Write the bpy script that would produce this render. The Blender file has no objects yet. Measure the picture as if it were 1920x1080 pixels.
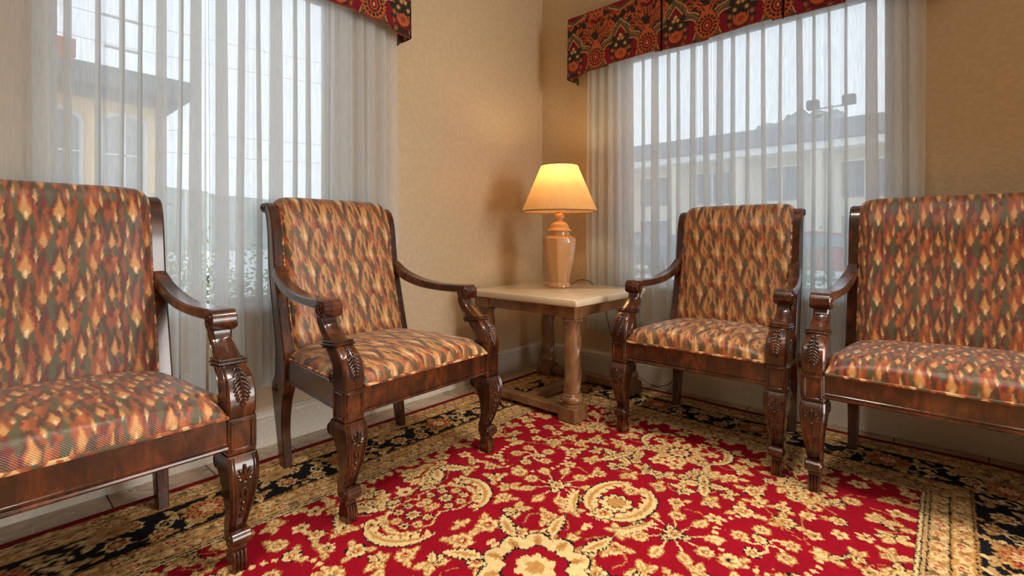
import bpy, math, random
import numpy as np
from mathutils import Vector, Matrix

random.seed(7)
rng = np.random.default_rng(11)
SC = bpy.context.scene
COL = SC.collection
R = math.radians

# ------------------------------------------------------------------ camera, world, lights, exposure
cam_data = bpy.data.cameras.new('camera')
cam = bpy.data.objects.new('camera', cam_data)
COL.objects.link(cam)
cam.location = (-2.81, -2.213, 0.9)
cam.rotation_euler = (R(90), 0, -math.atan2(.7455, .6665))
cam_data.sensor_width = 36
cam_data.lens = 912 / 1920 * 36
cam_data.shift_y = -93 / 1920
cam_data.clip_start = 0.05
SC.camera = cam

world = bpy.data.worlds.new('overcast_sky')
SC.world = world
world.use_nodes = True
bg = world.node_tree.nodes['Background']
bg.inputs[0].default_value = (0.80, 0.89, 1.0, 1)
bg.inputs[1].default_value = 2.45

vs = SC.view_settings
vs.view_transform = 'Standard'
vs.look = 'None'
vs.gamma = 1
vs.use_curve_mapping = False
vs.exposure = 0.0
SC.cycles.transparent_max_bounces = 32
SC.cycles.max_bounces = 8
SC.cycles.diffuse_bounces = 4
SC.cycles.use_denoising = True
SC.cycles.sample_clamp_indirect = 6


def light(name, kind, loc, power, color, size=0.5, rot=(0, 0, 0), size_y=None):
    d = bpy.data.lights.new(name, kind)
    d.energy = power
    d.color = color
    if kind == 'AREA':
        d.shape = 'RECTANGLE'
        d.size = size
        d.size_y = size_y or size
    elif kind == 'POINT':
        d.shadow_soft_size = size
    o = bpy.data.objects.new(name, d)
    o.location = loc
    o.rotation_euler = rot
    COL.objects.link(o)
    return o


ROOM = 5.4      # side of the square room
CEIL = 2.75
# added fill lamps under the ceiling, out of view, brightening rug and seats
for lx, ly, pw in ((-1.65, -2.75, 11), (-2.75, -1.45, 11), (-1.45, -1.75, 10), (-2.9, -2.9, 7)):
    dl = light('added_ceiling_fill', 'AREA', (lx, ly, CEIL - 0.02), pw, (1.0, 0.92, 0.80), 0.22)
    dl.data.spread = R(96)
# added unseen fill lamp in the south opening, brightens the left wall
light('added_south_fill', 'AREA', (-1.05, -ROOM - .12, 1.4), 105, (1.0, 0.96, 0.90), 1.5, (R(90), 0, 0), 2.2)
# daylight portals in both windows and the added south opening
for loc, rot, sx, sy in (((-2.12, .10, 1.35), (R(-90), 0, 0), 1.06, 1.5), ((.10, -1.33, 1.35), (R(90), 0, R(90)), 1.42, 1.5), ((-1.05, -ROOM - .08, 1.4), (R(90), 0, 0), 1.5, 2.2)):
    p = light('window_portal', 'AREA', loc, 1, (1, 1, 1), sx, rot, sy)
    p.data.cycles.is_portal = True


# ------------------------------------------------------------------ helpers
def tag(o, label=None, cat=None, group=None, kind=None):
    if label: o['label'] = label
    if cat: o['category'] = cat
    if group: o['group'] = group
    if kind: o['kind'] = kind
    return o


def empty(name, loc=(0, 0, 0), rz=0.0):
    o = bpy.data.objects.new(name, None)
    o.location = loc
    o.rotation_euler = (0, 0, rz)
    o.empty_display_size = 0.1
    COL.objects.link(o)
    return o


def copy_tree(o, parent=None):
    c = o.copy()
    COL.objects.link(c)
    c.parent = parent
    for ch in [x for x in bpy.data.objects if x.parent == o]:
        copy_tree(ch, c)
    return c


def catmull(pts, n=6, closed=False):
    P = np.array(pts, float)
    out = []
    m = len(P)
    rngi = range(m if closed else m - 1)
    for i in rngi:
        if closed:
            p0, p1, p2, p3 = P[(i - 1) % m], P[i], P[(i + 1) % m], P[(i + 2) % m]
        else:
            p0, p1, p2, p3 = P[max(i - 1, 0)], P[i], P[i + 1], P[min(i + 2, m - 1)]
        for k in range(n):
            t = k / n
            out.append(.5 * ((2 * p1) + (-p0 + p2) * t + (2 * p0 - 5 * p1 + 4 * p2 - p3) * t * t + (-p0 + 3 * p1 - 3 * p2 + p3) * t ** 3))
    if not closed:
        out.append(P[-1])
    return [tuple(q) for q in out]


class MB:
    def __init__(s):
        s.v = []
        s.f = []

    def add(s, verts, faces):
        b = len(s.v)
        s.v += [tuple(map(float, q)) for q in verts]
        s.f += [tuple(b + i for i in f) for f in faces]

    def loft(s, loops, cap=True, closed=True):
        n = len(loops[0])
        vs_ = [p for l in loops for p in l]
        fs = []
        for i in range(len(loops) - 1):
            for j in range(n if closed else n - 1):
                a, b = i * n + j, i * n + (j + 1) % n
                fs.append((a, b, b + n, a + n))
        if cap:
            fs.append(tuple(reversed(range(n))))
            fs.append(tuple(range((len(loops) - 1) * n, len(loops) * n)))
        s.add(vs_, fs)

    def box(s, x0, x1, y0, y1, z0, z1, c=0.003):
        c = min(c, abs(x1 - x0) * .4, abs(y1 - y0) * .4, abs(z1 - z0) * .4)

        def sec(z, i):
            return [(x0 + c + i, y0 + i, z), (x1 - c - i, y0 + i, z), (x1 - i, y0 + c + i, z), (x1 - i, y1 - c - i, z),
                    (x1 - c - i, y1 - i, z), (x0 + c + i, y1 - i, z), (x0 + i, y1 - c - i, z), (x0 + i, y0 + c + i, z)]
        h = c * .9
        s.loft([sec(z0, h), sec(z0 + h, 0), sec(z1 - h, 0), sec(z1, h)])

    def beam(s, p0, p1, w, h, c=0.003):
        """horizontal beam from p0 to p1 (centres), w wide, h high"""
        a, b = Vector(p0), Vector(p1)
        d = (b - a).normalized()
        n = Vector((-d.y, d.x, 0)).normalized()
        u = Vector((0, 0, 1))

        def sec(p):
            q = []
            for sx, sz in ((-w / 2 + c, -h / 2), (w / 2 - c, -h / 2), (w / 2, -h / 2 + c), (w / 2, h / 2 - c), (w / 2 - c, h / 2), (-w / 2 + c, h / 2), (-w / 2, h / 2 - c), (-w / 2, -h / 2 + c)):
                q.append(tuple(p + n * sx + u * sz))
            return q
        s.loft([sec(a), sec(b)])

    def ribbon(s, F, B, X, W, c=0.004):
        """solid between front curve F and back curve B (both (y,z) lists), centre x list X, half width list W"""
        n = len(F)
        if not hasattr(X, '__len__'): X = [X] * n
        if not hasattr(W, '__len__'): W = [W] * n
        loops = []
        for i in range(n):
            f, b = np.array(F[i]), np.array(B[i])
            d = b - f
            L = np.linalg.norm(d)
            cc = min(c, L * .3)
            d = d / max(L, 1e-6) * cc
            f2, b2 = f + d, b - d
            x, w = X[i], W[i]
            loops.append([(x - w + c, f[0], f[1]), (x + w - c, f[0], f[1]), (x + w, f2[0], f2[1]), (x + w, b2[0], b2[1]),
                          (x + w - c, b[0], b[1]), (x - w + c, b[0], b[1]), (x - w, b2[0], b2[1]), (x - w, f2[0], f2[1])])
        s.loft(loops)

    def tube(s, pts, r, n=6, cap=True):
        P = [Vector(p) for p in pts]
        m = len(P)
        if not hasattr(r, '__len__'): r = [r] * m
        t0 = (P[1] - P[0]).normalized()
        up = Vector((0, 0, 1)) if abs(t0.z) < .9 else Vector((1, 0, 0))
        nrm = (up - t0 * up.dot(t0)).normalized()
        loops = []
        for i in range(m):
            t = (P[min(i + 1, m - 1)] - P[max(i - 1, 0)])
            t = t.normalized() if t.length > 1e-9 else t0
            nrm = nrm - t * nrm.dot(t)
            nrm = nrm.normalized() if nrm.length > 1e-9 else up
            b = t.cross(nrm)
            loops.append([tuple(P[i] + (nrm * math.cos(a) + b * math.sin(a)) * r[i]) for a in [2 * math.pi * k / n for k in range(n)]])
        s.loft(loops, cap)

    def lathe(s, prof, cx=0, cy=0, n=24, shape=None):
        """prof: (r,z) bottom to top; shape(theta, i) multiplies the radius"""
        loops = []
        for i, (r, z) in enumerate(prof):
            L = []
            for k in range(n):
                a = 2 * math.pi * k / n
                q = r * (shape(a, i) if shape else 1)
                L.append((cx + q * math.cos(a), cy + q * math.sin(a), z))
            loops.append(L)
        s.loft(loops)

    def ell(s, c, rad, M=None, nu=8, nv=5):
        """ellipsoid; M = 3x3 matrix whose columns are the axes"""
        vs_, fs = [], []
        c = Vector(c)
        for j in range(1, nv):
            ph = math.pi * j / nv
            for i in range(nu):
                a = 2 * math.pi * i / nu
                p = Vector((rad[0] * math.sin(ph) * math.cos(a), rad[1] * math.sin(ph) * math.sin(a), rad[2] * math.cos(ph)))
                vs_.append(tuple(c + (M @ p if M else p)))
        top = Vector((0, 0, rad[2]))
        vs_.append(tuple(c + (M @ top if M else top)))
        vs_.append(tuple(c - (M @ top if M else top)))
        T, Bo = len(vs_) - 2, len(vs_) - 1
        for j in range(nv - 2):
            for i in range(nu):
                a, b = j * nu + i, j * nu + (i + 1) % nu
                fs.append((a, a + nu, b + nu, b))
        for i in range(nu):
            fs.append((T, i, (i + 1) % nu))
            fs.append((Bo, (nv - 2) * nu + (i + 1) % nu, (nv - 2) * nu + i))
        s.add(vs_, fs)

    def cylx(s, x0, x1, cy, cz, r, n=20, c=0.003):
        prof = [(x0, r - c), (x0 + c, r), (x1 - c, r), (x1, r - c)]
        s.loft([[(x, cy + q * math.cos(2 * math.pi * k / n), cz + q * math.sin(2 * math.pi * k / n)) for k in range(n)] for x, q in prof])

    def spiral(s, x, cy, cz, r, turns=1.6, start=0.0, sgn=1, tr=.0032):
        pts = []
        for k in range(26):
            t = k / 25
            a = start + sgn * turns * 2 * math.pi * t
            q = r * (1 - .86 * t)
            pts.append((x, cy + q * math.cos(a), cz + q * math.sin(a)))
        s.tube(pts, tr, 5)

    def build(s, name, mat, parent=None, smooth=38, recalc=True):
        me = bpy.data.meshes.new(name)
        me.from_pydata(s.v, [], s.f)
        if recalc:
            import bmesh
            bm = bmesh.new()
            bm.from_mesh(me)
            bmesh.ops.recalc_face_normals(bm, faces=bm.faces)
            bm.to_mesh(me)
            bm.free()
        if smooth is not None:
            me.polygons.foreach_set('use_smooth', [True] * len(me.polygons))
            me.set_sharp_from_angle(angle=R(smooth))
        me.update()
        me.materials.append(mat)
        o = bpy.data.objects.new(name, me)
        COL.objects.link(o)
        o.parent = parent
        return o


def grid_mesh(name, P, mat, parent=None, colors=None, flip=False, smooth=True):
    """P: (ni, nj, 3) array -> quad grid, optional per-vertex srgb colours"""
    ni, nj = P.shape[:2]
    me = bpy.data.meshes.new(name)
    me.vertices.add(ni * nj)
    me.vertices.foreach_set('co', P.reshape(-1).astype(np.float32))
    idx = np.arange(ni * nj).reshape(ni, nj)
    q = np.stack([idx[:-1, :-1], idx[1:, :-1], idx[1:, 1:], idx[:-1, 1:]], -1).reshape(-1, 4)
    if flip: q = q[:, ::-1]
    nf = len(q)
    me.loops.add(nf * 4)
    me.loops.foreach_set('vertex_index', np.ascontiguousarray(q).reshape(-1).astype(np.int32))
    me.polygons.add(nf)
    me.polygons.foreach_set('loop_start', (np.arange(nf) * 4).astype(np.int32))
    me.polygons.foreach_set('use_smooth', np.full(nf, smooth))
    me.update(calc_edges=True)
    if colors is not None:
        lin = srgb2lin(np.clip(colors.reshape(-1, 3) / 255., 0, 1))
        ca = me.color_attributes.new('pattern', 'FLOAT_COLOR', 'POINT')
        ca.data.foreach_set('color', np.concatenate([lin, np.ones((len(lin), 1))], 1).reshape(-1).astype(np.float32))
    me.materials.append(mat)
    o = bpy.data.objects.new(name, me)
    COL.objects.link(o)
    o.parent = parent
    return o


def srgb2lin(c):
    c = np.asarray(c, float)
    return np.where(c <= .04045, c / 12.92, ((c + .055) / 1.055) ** 2.4)


def rgb(r, g, b):
    return tuple(srgb2lin(np.array([r, g, b]) / 255.)) + (1.0,)


# ------------------------------------------------------------------ materials
def new_mat(name):
    m = bpy.data.materials.new(name)
    m.use_nodes = True
    nt = m.node_tree
    b = nt.nodes['Principled BSDF']
    return m, nt, b


def N(nt, t, **kw):
    n = nt.nodes.new(t)
    for k, v in kw.items():
        if k.startswith('i_'):
            n.inputs[k[2:].replace('_', ' ')].default_value = v
        else:
            setattr(n, k, v)
    return n


def ramp(nt, stops, interp='LINEAR'):
    n = nt.nodes.new('ShaderNodeValToRGB')
    cr = n.color_ramp
    cr.interpolation = interp
    while len(cr.elements) < len(stops): cr.elements.new(.5)
    for e, (p, c) in zip(cr.elements, stops):
        e.position = p
        e.color = c
    return n


def plain(name, col, rough=.5, metal=0., bump=0., bscale=80., spec=None, coat=0.):
    m, nt, b = new_mat(name)
    tc = N(nt, 'ShaderNodeTexCoord')
    no = N(nt, 'ShaderNodeTexNoise', i_Scale=bscale, i_Detail=4.)
    nt.links.new(tc.outputs['Object'], no.inputs['Vector'])
    c2 = tuple(x * .88 for x in col[:3]) + (1,)
    rp = ramp(nt, [(.35, c2), (.65, col)])
    nt.links.new(no.outputs['Fac'], rp.inputs[0])
    nt.links.new(rp.outputs[0], b.inputs['Base Color'])
    b.inputs['Roughness'].default_value = rough
    b.inputs['Metallic'].default_value = metal
    b.inputs['Coat Weight'].default_value = coat
    b.inputs['Coat Roughness'].default_value = .15
    if spec is not None: b.inputs['Specular IOR Level'].default_value = spec
    if bump:
        bp = N(nt, 'ShaderNodeBump', i_Strength=bump, i_Distance=.002)
        nt.links.new(no.outputs['Fac'], bp.inputs['Height'])
        nt.links.new(bp.outputs[0], b.inputs['Normal'])
    return m


def wood_mat(name, dark, mid, lite, scale=(3, 3, 30), rough=.3, coat=.5, ring=1.0):
    m, nt, b = new_mat(name)
    tc = N(nt, 'ShaderNodeTexCoord')
    mp = N(nt, 'ShaderNodeMapping')
    mp.inputs['Scale'].default_value = scale
    nt.links.new(tc.outputs['Object'], mp.inputs[0])
    n1 = N(nt, 'ShaderNodeTexNoise', i_Scale=2.2, i_Detail=8., i_Roughness=.65, i_Distortion=.8)
    nt.links.new(mp.outputs[0], n1.inputs['Vector'])
    n2 = N(nt, 'ShaderNodeTexNoise', i_Scale=9., i_Detail=3.)
    nt.links.new(tc.outputs['Object'], n2.inputs['Vector'])
    mx = N(nt, 'ShaderNodeMath', operation='ADD')
    ml = N(nt, 'ShaderNodeMath', operation='MULTIPLY')
    ml.inputs[1].default_value = .45
    nt.links.new(n2.outputs['Fac'], ml.inputs[0])
    nt.links.new(n1.outputs['Fac'], mx.inputs[0])
    nt.links.new(ml.outputs[0], mx.inputs[1])
    rp = ramp(nt, [(.52, dark), (.72, mid), (.9, lite)])
    nt.links.new(mx.outputs[0], rp.inputs[0])
    nt.links.new(rp.outputs[0], b.inputs['Base Color'])
    b.inputs['Roughness'].default_value = rough
    b.inputs['Coat Weight'].default_value = coat
    b.inputs['Coat Roughness'].default_value = .12
    bp = N(nt, 'ShaderNodeBump', i_Strength=.12, i_Distance=.001)
    nt.links.new(n1.outputs['Fac'], bp.inputs['Height'])
    nt.links.new(bp.outputs[0], b.inputs['Normal'])
    return m


M_WOOD = wood_mat('carved_mahogany', rgb(34, 16, 9), rgb(66, 31, 15), rgb(106, 54, 25), (11, 11, 4), .26, .6)
M_WOOD_D = wood_mat('carved_mahogany_grooves', rgb(24, 12, 7), rgb(54, 27, 15), rgb(94, 50, 26), (6, 6, 6), .24, .7)
M_TABLE = wood_mat('washed_brown_wood', rgb(98, 66, 42), rgb(126, 88, 56), rgb(150, 108, 70), (6, 6, 3), .38, .35)
M_TOP = wood_mat('cream_table_top', rgb(214, 192, 160), rgb(220, 200, 168), rgb(226, 207, 178), (2, 12, 6), .22, .4)
M_TRIM = plain('white_trim_paint', rgb(222, 214, 200), .35, bump=.05)
M_CEIL = plain('ceiling_paint', rgb(225, 218, 205), .8, bump=.3)
M_FRAME = plain('white_window_frame', rgb(215, 215, 212), .4)
M_BLACK = plain('black_cord', rgb(22, 20, 20), .5)
M_CERAMIC = plain('tan_glazed_ceramic', rgb(216, 162, 108), .18, coat=.6)
M_GROUT = plain('grout', rgb(150, 134, 112), .8, bump=.4)


def wall_mat(name, col):
    m, nt, b = new_mat(name)
    tc = N(nt, 'ShaderNodeTexCoord')
    no = N(nt, 'ShaderNodeTexNoise', i_Scale=38., i_Detail=3., i_Roughness=.55, i_Distortion=.6)
    no2 = N(nt, 'ShaderNodeTexNoise', i_Scale=120., i_Detail=3.)
    nt.links.new(tc.outputs['Object'], no.inputs['Vector'])
    nt.links.new(tc.outputs['Object'], no2.inputs['Vector'])
    rp = ramp(nt, [(.44, (0, 0, 0, 1)), (.56, (1, 1, 1, 1))])
    nt.links.new(no.outputs['Fac'], rp.inputs[0])
    ad = N(nt, 'ShaderNodeMath', operation='MULTIPLY_ADD')
    ad.inputs[1].default_value = .35
    nt.links.new(no2.outputs['Fac'], ad.inputs[0])
    nt.links.new(rp.outputs[0], ad.inputs[2])
    bp = N(nt, 'ShaderNodeBump', i_Strength=.55, i_Distance=.0016)
    nt.links.new(ad.outputs[0], bp.inputs['Height'])
    nt.links.new(bp.outputs[0], b.inputs['Normal'])
    c2 = ramp(nt, [(0, tuple(x * .93 for x in col[:3]) + (1,)), (1, col)])
    nt.links.new(rp.outputs[0], c2.inputs[0])
    nt.links.new(c2.outputs[0], b.inputs['Base Color'])
    b.inputs['Roughness'].default_value = .42
    return m


M_WALL = wall_mat('textured_beige_paint', rgb(208, 186, 152))


def tile_mat():
    m, nt, b = new_mat('beige_marbled_tile')
    tc = N(nt, 'ShaderNodeTexCoord')
    gi = N(nt, 'ShaderNodeObjectInfo')
    ad = N(nt, 'ShaderNodeVectorMath', operation='MULTIPLY_ADD')
    nt.links.new(gi.outputs['Random'], ad.inputs[0])
    ad.inputs[1].default_value = (37, 23, 11)
    nt.links.new(tc.outputs['Object'], ad.inputs[2])
    n1 = N(nt, 'ShaderNodeTexNoise', i_Scale=7., i_Detail=6., i_Distortion=1.2)
    nt.links.new(ad.outputs[0], n1.inputs['Vector'])
    rp = ramp(nt, [(.3, rgb(150, 122, 96)), (.5, rgb(178, 152, 124)), (.7, rgb(192, 170, 142))])
    nt.links.new(n1.outputs['Fac'], rp.inputs[0])
    n3 = N(nt, 'ShaderNodeTexNoise', i_Scale=4.5, i_Detail=2., i_Distortion=2.4)
    nt.links.new(ad.outputs[0], n3.inputs['Vector'])
    vein = ramp(nt, [(.488, (0, 0, 0, 1)), (.5, (1, 1, 1, 1)), (.512, (0, 0, 0, 1))])
    nt.links.new(n3.outputs['Fac'], vein.inputs[0])
    mx = N(nt, 'ShaderNodeMix', data_type='RGBA')
    mf = N(nt, 'ShaderNodeMath', operation='MULTIPLY')
    mf.inputs[1].default_value = .6
    nt.links.new(vein.outputs[0], mf.inputs[0])
    nt.links.new(mf.outputs[0], mx.inputs[0])
    nt.links.new(rp.outputs[0], mx.inputs[6])
    mx.inputs[7].default_value = rgb(222, 208, 186)
    nt.links.new(mx.outputs[2], b.inputs['Base Color'])
    b.inputs['Roughness'].default_value = .25
    return m


M_TILE = tile_mat()


def attr_mat(name, rough, bump_kind, bs, bdist, sheen=0., spec=.3, var=.12):
    m, nt, b = new_mat(name)
    at = N(nt, 'ShaderNodeAttribute', attribute_name='pattern')
    tc = N(nt, 'ShaderNodeTexCoord')
    no = N(nt, 'ShaderNodeTexNoise', i_Scale=bs, i_Detail=3.)
    nt.links.new(tc.outputs['Object'], no.inputs['Vector'])
    mr = N(nt, 'ShaderNodeMapRange')
    mr.inputs['From Min'].default_value = .3
    mr.inputs['From Max'].default_value = .7
    mr.inputs['To Min'].default_value = 1 - var
    mr.inputs['To Max'].default_value = 1 + var
    nt.links.new(no.outputs['Fac'], mr.inputs[0])
    mu = N(nt, 'ShaderNodeVectorMath', operation='MULTIPLY')
    nt.links.new(at.outputs['Color'], mu.inputs[0])
    nt.links.new(mr.outputs[0], mu.inputs[1])
    nt.links.new(mu.outputs[0], b.inputs['Base Color'])
    b.inputs['Roughness'].default_value = rough
    b.inputs['Specular IOR Level'].default_value = spec
    b.inputs['Sheen Weight'].default_value = sheen
    if bump_kind == 'weave':
        wv = N(nt, 'ShaderNodeTexWave', i_Scale=110., i_Distortion=1.5)
        wv.bands_direction = 'DIAGONAL'
        nt.links.new(tc.outputs['Object'], wv.inputs['Vector'])
        src = wv.outputs['Fac']
    else:
        src = no.outputs['Fac']
    bp = N(nt, 'ShaderNodeBump', i_Strength=.5, i_Distance=bdist)
    nt.links.new(src, bp.inputs['Height'])
    nt.links.new(bp.outputs[0], b.inputs['Normal'])
    return m


M_FABRIC = attr_mat('flame_stitch_fabric', .38, 'weave', 260., .0006, .18, .55, .10)
M_RUG = attr_mat('wool_pile', .9, 'noise', 420., .0025, .0, .12, .22)
M_DAMASK = attr_mat('damask_fabric', .75, 'noise', 500., .0006, .1, .2, .12)


def piping_mat():
    m, nt, b = new_mat('piping_cord_fabric')
    tc = N(nt, 'ShaderNodeTexCoord')
    no = N(nt, 'ShaderNodeTexNoise', i_Scale=42., i_Detail=1.)
    nt.links.new(tc.outputs['Object'], no.inputs['Vector'])
    rp = ramp(nt, [(0, rgb(86, 74, 50)), (.42, rgb(128, 62, 38)), (.51, rgb(164, 92, 50)), (.60, rgb(214, 176, 126))], 'CONSTANT')
    nt.links.new(no.outputs['Fac'], rp.inputs[0])
    nt.links.new(rp.outputs[0], b.inputs['Base Color'])
    b.inputs['Roughness'].default_value = .5
    return m


M_PIPING = piping_mat()


def sheer_mat():
    m = bpy.data.materials.new('sheer_voile')
    m.use_nodes = True
    nt = m.node_tree
    nt.nodes.clear()
    out = N(nt, 'ShaderNodeOutputMaterial')
    tc = N(nt, 'ShaderNodeTexCoord')
    mp = N(nt, 'ShaderNodeMapping')
    mp.inputs['Scale'].default_value = (260, 260, 16)
    nt.links.new(tc.outputs['Object'], mp.inputs[0])
    no = N(nt, 'ShaderNodeTexNoise', i_Scale=1., i_Detail=3.)
    nt.links.new(mp.outputs[0], no.inputs['Vector'])
    lw = N(nt, 'ShaderNodeLayerWeight', i_Blend=.35)
    mr = N(nt, 'ShaderNodeMapRange')          # streaks of thicker yarn
    mr.inputs['From Min'].default_value = .3
    mr.inputs['From Max'].default_value = .7
    mr.inputs['To Min'].default_value = .62
    mr.inputs['To Max'].default_value = .76
    nt.links.new(no.outputs['Fac'], mr.inputs[0])
    ma = N(nt, 'ShaderNodeMath', operation='MULTIPLY_ADD', use_clamp=True)
    ma.inputs[1].default_value = .35
    nt.links.new(lw.outputs['Facing'], ma.inputs[0])
    nt.links.new(mr.outputs[0], ma.inputs[2])
    tr = N(nt, 'ShaderNodeBsdfTransparent')
    tr.inputs[0].default_value = (1, 1, 1, 1)
    di = N(nt, 'ShaderNodeBsdfDiffuse')
    di.inputs[0].default_value = (.82, .85, .86, 1)
    tl = N(nt, 'ShaderNodeBsdfTranslucent')
    tl.inputs[0].default_value = (.86, .90, .92, 1)
    m1 = N(nt, 'ShaderNodeMixShader')
    m1.inputs[0].default_value = .55
    nt.links.new(di.outputs[0], m1.inputs[1])
    nt.links.new(tl.outputs[0], m1.inputs[2])
    m2 = N(nt, 'ShaderNodeMixShader')
    nt.links.new(ma.outputs[0], m2.inputs[0])
    nt.links.new(tr.outputs[0], m2.inputs[1])
    nt.links.new(m1.outputs[0], m2.inputs[2])
    nt.links.new(m2.outputs[0], out.inputs[0])
    return m


M_SHEER = sheer_mat()


def glass_mat():
    m = bpy.data.materials.new('window_glass')
    m.use_nodes = True
    nt = m.node_tree
    nt.nodes.clear()
    out = N(nt, 'ShaderNodeOutputMaterial')
    tr = N(nt, 'ShaderNodeBsdfTransparent')
    tr.inputs[0].default_value = (.97, .985, .98, 1)
    gl = N(nt, 'ShaderNodeBsdfGlossy', i_Roughness=.02)
    fr = N(nt, 'ShaderNodeFresnel', i_IOR=1.45)
    mx = N(nt, 'ShaderNodeMixShader')
    nt.links.new(fr.outputs[0], mx.inputs[0])
    nt.links.new(tr.outputs[0], mx.inputs[1])
    nt.links.new(gl.outputs[0], mx.inputs[2])
    nt.links.new(mx.outputs[0], out.inputs[0])
    return m


M_GLASS = glass_mat()


def shade_mat():
    m = bpy.data.materials.new('pleated_shade_fabric')
    m.use_nodes = True
    nt = m.node_tree
    nt.nodes.clear()
    out = N(nt, 'ShaderNodeOutputMaterial')
    di = N(nt, 'ShaderNodeBsdfDiffuse')
    di.inputs[0].default_value = rgb(232, 196, 146)
    tl = N(nt, 'ShaderNodeBsdfTranslucent')
    tl.inputs[0].default_value = rgb(240, 206, 150)
    mx = N(nt, 'ShaderNodeMixShader')
    mx.inputs[0].default_value = .42
    nt.links.new(di.outputs[0], mx.inputs[1])
    nt.links.new(tl.outputs[0], mx.inputs[2])
    nt.links.new(mx.outputs[0], out.inputs[0])
    return m


M_SHADE = shade_mat()


# ------------------------------------------------------------------ painted cloth: a small raster for woven patterns
class Canvas:
    def __init__(s, x0, y0, w, h, res, bgc=0):
        s.x0, s.y0, s.res = x0, y0, res
        s.nx, s.ny = int(round(w / res)), int(round(h / res))
        s.a = np.full((s.nx, s.ny), bgc, np.uint8)

    def win(s, cx, cy, r):
        i0 = max(int((cx - r - s.x0) / s.res), 0); i1 = min(int((cx + r - s.x0) / s.res) + 2, s.nx)
        j0 = max(int((cy - r - s.y0) / s.res), 0); j1 = min(int((cy + r - s.y0) / s.res) + 2, s.ny)
        if i0 >= i1 or j0 >= j1: return None
        X = s.x0 + (np.arange(i0, i1) + .5) * s.res - cx
        Y = s.y0 + (np.arange(j0, j1) + .5) * s.res - cy
        return s.a[i0:i1, j0:j1], X[:, None], Y[None, :]

    def ell(s, cx, cy, rx, ry, ang, c):
        w = s.win(cx, cy, max(rx, ry))
        if w is None: return
        a, X, Y = w
        ca, sa = math.cos(ang), math.sin(ang)
        a[((X * ca + Y * sa) / rx) ** 2 + ((-X * sa + Y * ca) / ry) ** 2 < 1] = c

    def flower(s, cx, cy, r, n, c, ang=0., depth=.3, sq=1.0, dir=0.):
        w = s.win(cx, cy, r)
        if w is None: return
        a, X, Y = w
        ca, sa = math.cos(dir), math.sin(dir)
        U, V = X * ca + Y * sa, (-X * sa + Y * ca) / sq
        th = np.arctan2(V, U) - ang
        rr = np.hypot(U, V)
        a[rr < r * (1 - depth + depth * np.abs(np.cos(n * th / 2)))] = c

    def leaf(s, cx, cy, L, W, ang, c, teeth=5, depth=.3, bend=0.):
        """lens leaf starting at cx,cy, length L, half width W"""
        w = s.win(cx, cy, L + W)
        if w is None: return
        a, X, Y = w
        ca, sa = math.cos(ang), math.sin(ang)
        U = (X * ca + Y * sa) / L
        V = -X * sa + Y * ca - bend * L * U * U
        Uc = np.clip(U, 0, 1)
        prof = np.sin(np.pi * Uc ** .85) ** .8 * (1 - depth * ((Uc * teeth) % 1.0))
        a[(U > 0) & (U < 1) & (np.abs(V) < W * prof)] = c

    def stroke(s, pts, w, c):
        P = np.array(catmull(pts, 8))
        if not hasattr(w, '__len__'): w = [w, w]
        seg = np.linalg.norm(np.diff(P, axis=0), axis=1).sum()
        n = max(int(seg / s.res / 1.2), 2)
        t = np.linspace(0, len(P) - 1, n)
        i = np.minimum(t.astype(int), len(P) - 2)
        f = (t - i)[:, None]
        Q = P[i] * (1 - f) + P[i + 1] * f
        W = np.interp(np.linspace(0, 1, n), np.linspace(0, 1, len(w)), w)
        for (x, y), r in zip(Q, W):
            s.ell(x, y, r, r, 0, c)

    def poly(s, pts, c):
        P = np.array(pts)
        m = P.mean(0)
        r = np.abs(P - m).max()
        w = s.win(m[0], m[1], r)
        if w is None: return
        a, X, Y = w
        X = X + m[0]; Y = Y + m[1]
        ins = np.zeros(a.shape, bool)
        for i in range(len(P)):
            (x1, y1), (x2, y2) = P[i], P[(i + 1) % len(P)]
            if y1 == y2: continue
            cond = ((y1 > Y) != (y2 > Y)) & (X < (x2 - x1) * (Y - y1) / (y2 - y1) + x1)
            ins ^= cond
        a[ins] = c

    def sample(s, x, y, wrap=False):
        i = np.floor((x - s.x0) / s.res).astype(int)
        j = np.floor((y - s.y0) / s.res).astype(int)
        if wrap:
            return s.a[i % s.nx, j % s.ny]
        return s.a[np.clip(i, 0, s.nx - 1), np.clip(j, 0, s.ny - 1)]


def vnoise(x, y, sc, seed=0):
    """smooth value noise on arrays"""
    g = np.random.default_rng(seed).random((64, 64))
    u, v = x / sc, y / sc
    i, j = np.floor(u).astype(int), np.floor(v).astype(int)
    fu, fv = u - i, v - j
    fu = fu * fu * (3 - 2 * fu); fv = fv * fv * (3 - 2 * fv)
    a, b = g[i % 64, j % 64], g[(i + 1) % 64, j % 64]
    c, d = g[i % 64, (j + 1) % 64], g[(i + 1) % 64, (j + 1) % 64]
    return (a * (1 - fu) + b * fu) * (1 - fv) + (c * (1 - fu) + d * fu) * fv - .5


# ---- flame-stitch fabric tile (0.30 x 0.22 m repeat)
FP = np.array([(86, 80, 54), (80, 54, 36), (144, 74, 42), (174, 98, 50), (200, 146, 88), (230, 204, 160), (112, 38, 32), (162, 88, 60), (136, 98, 58)], float)
OLIVE, BROWN, RUST, ORANGE, OCHRE, PALE, DRED, PINK, TAN = range(9)


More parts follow.
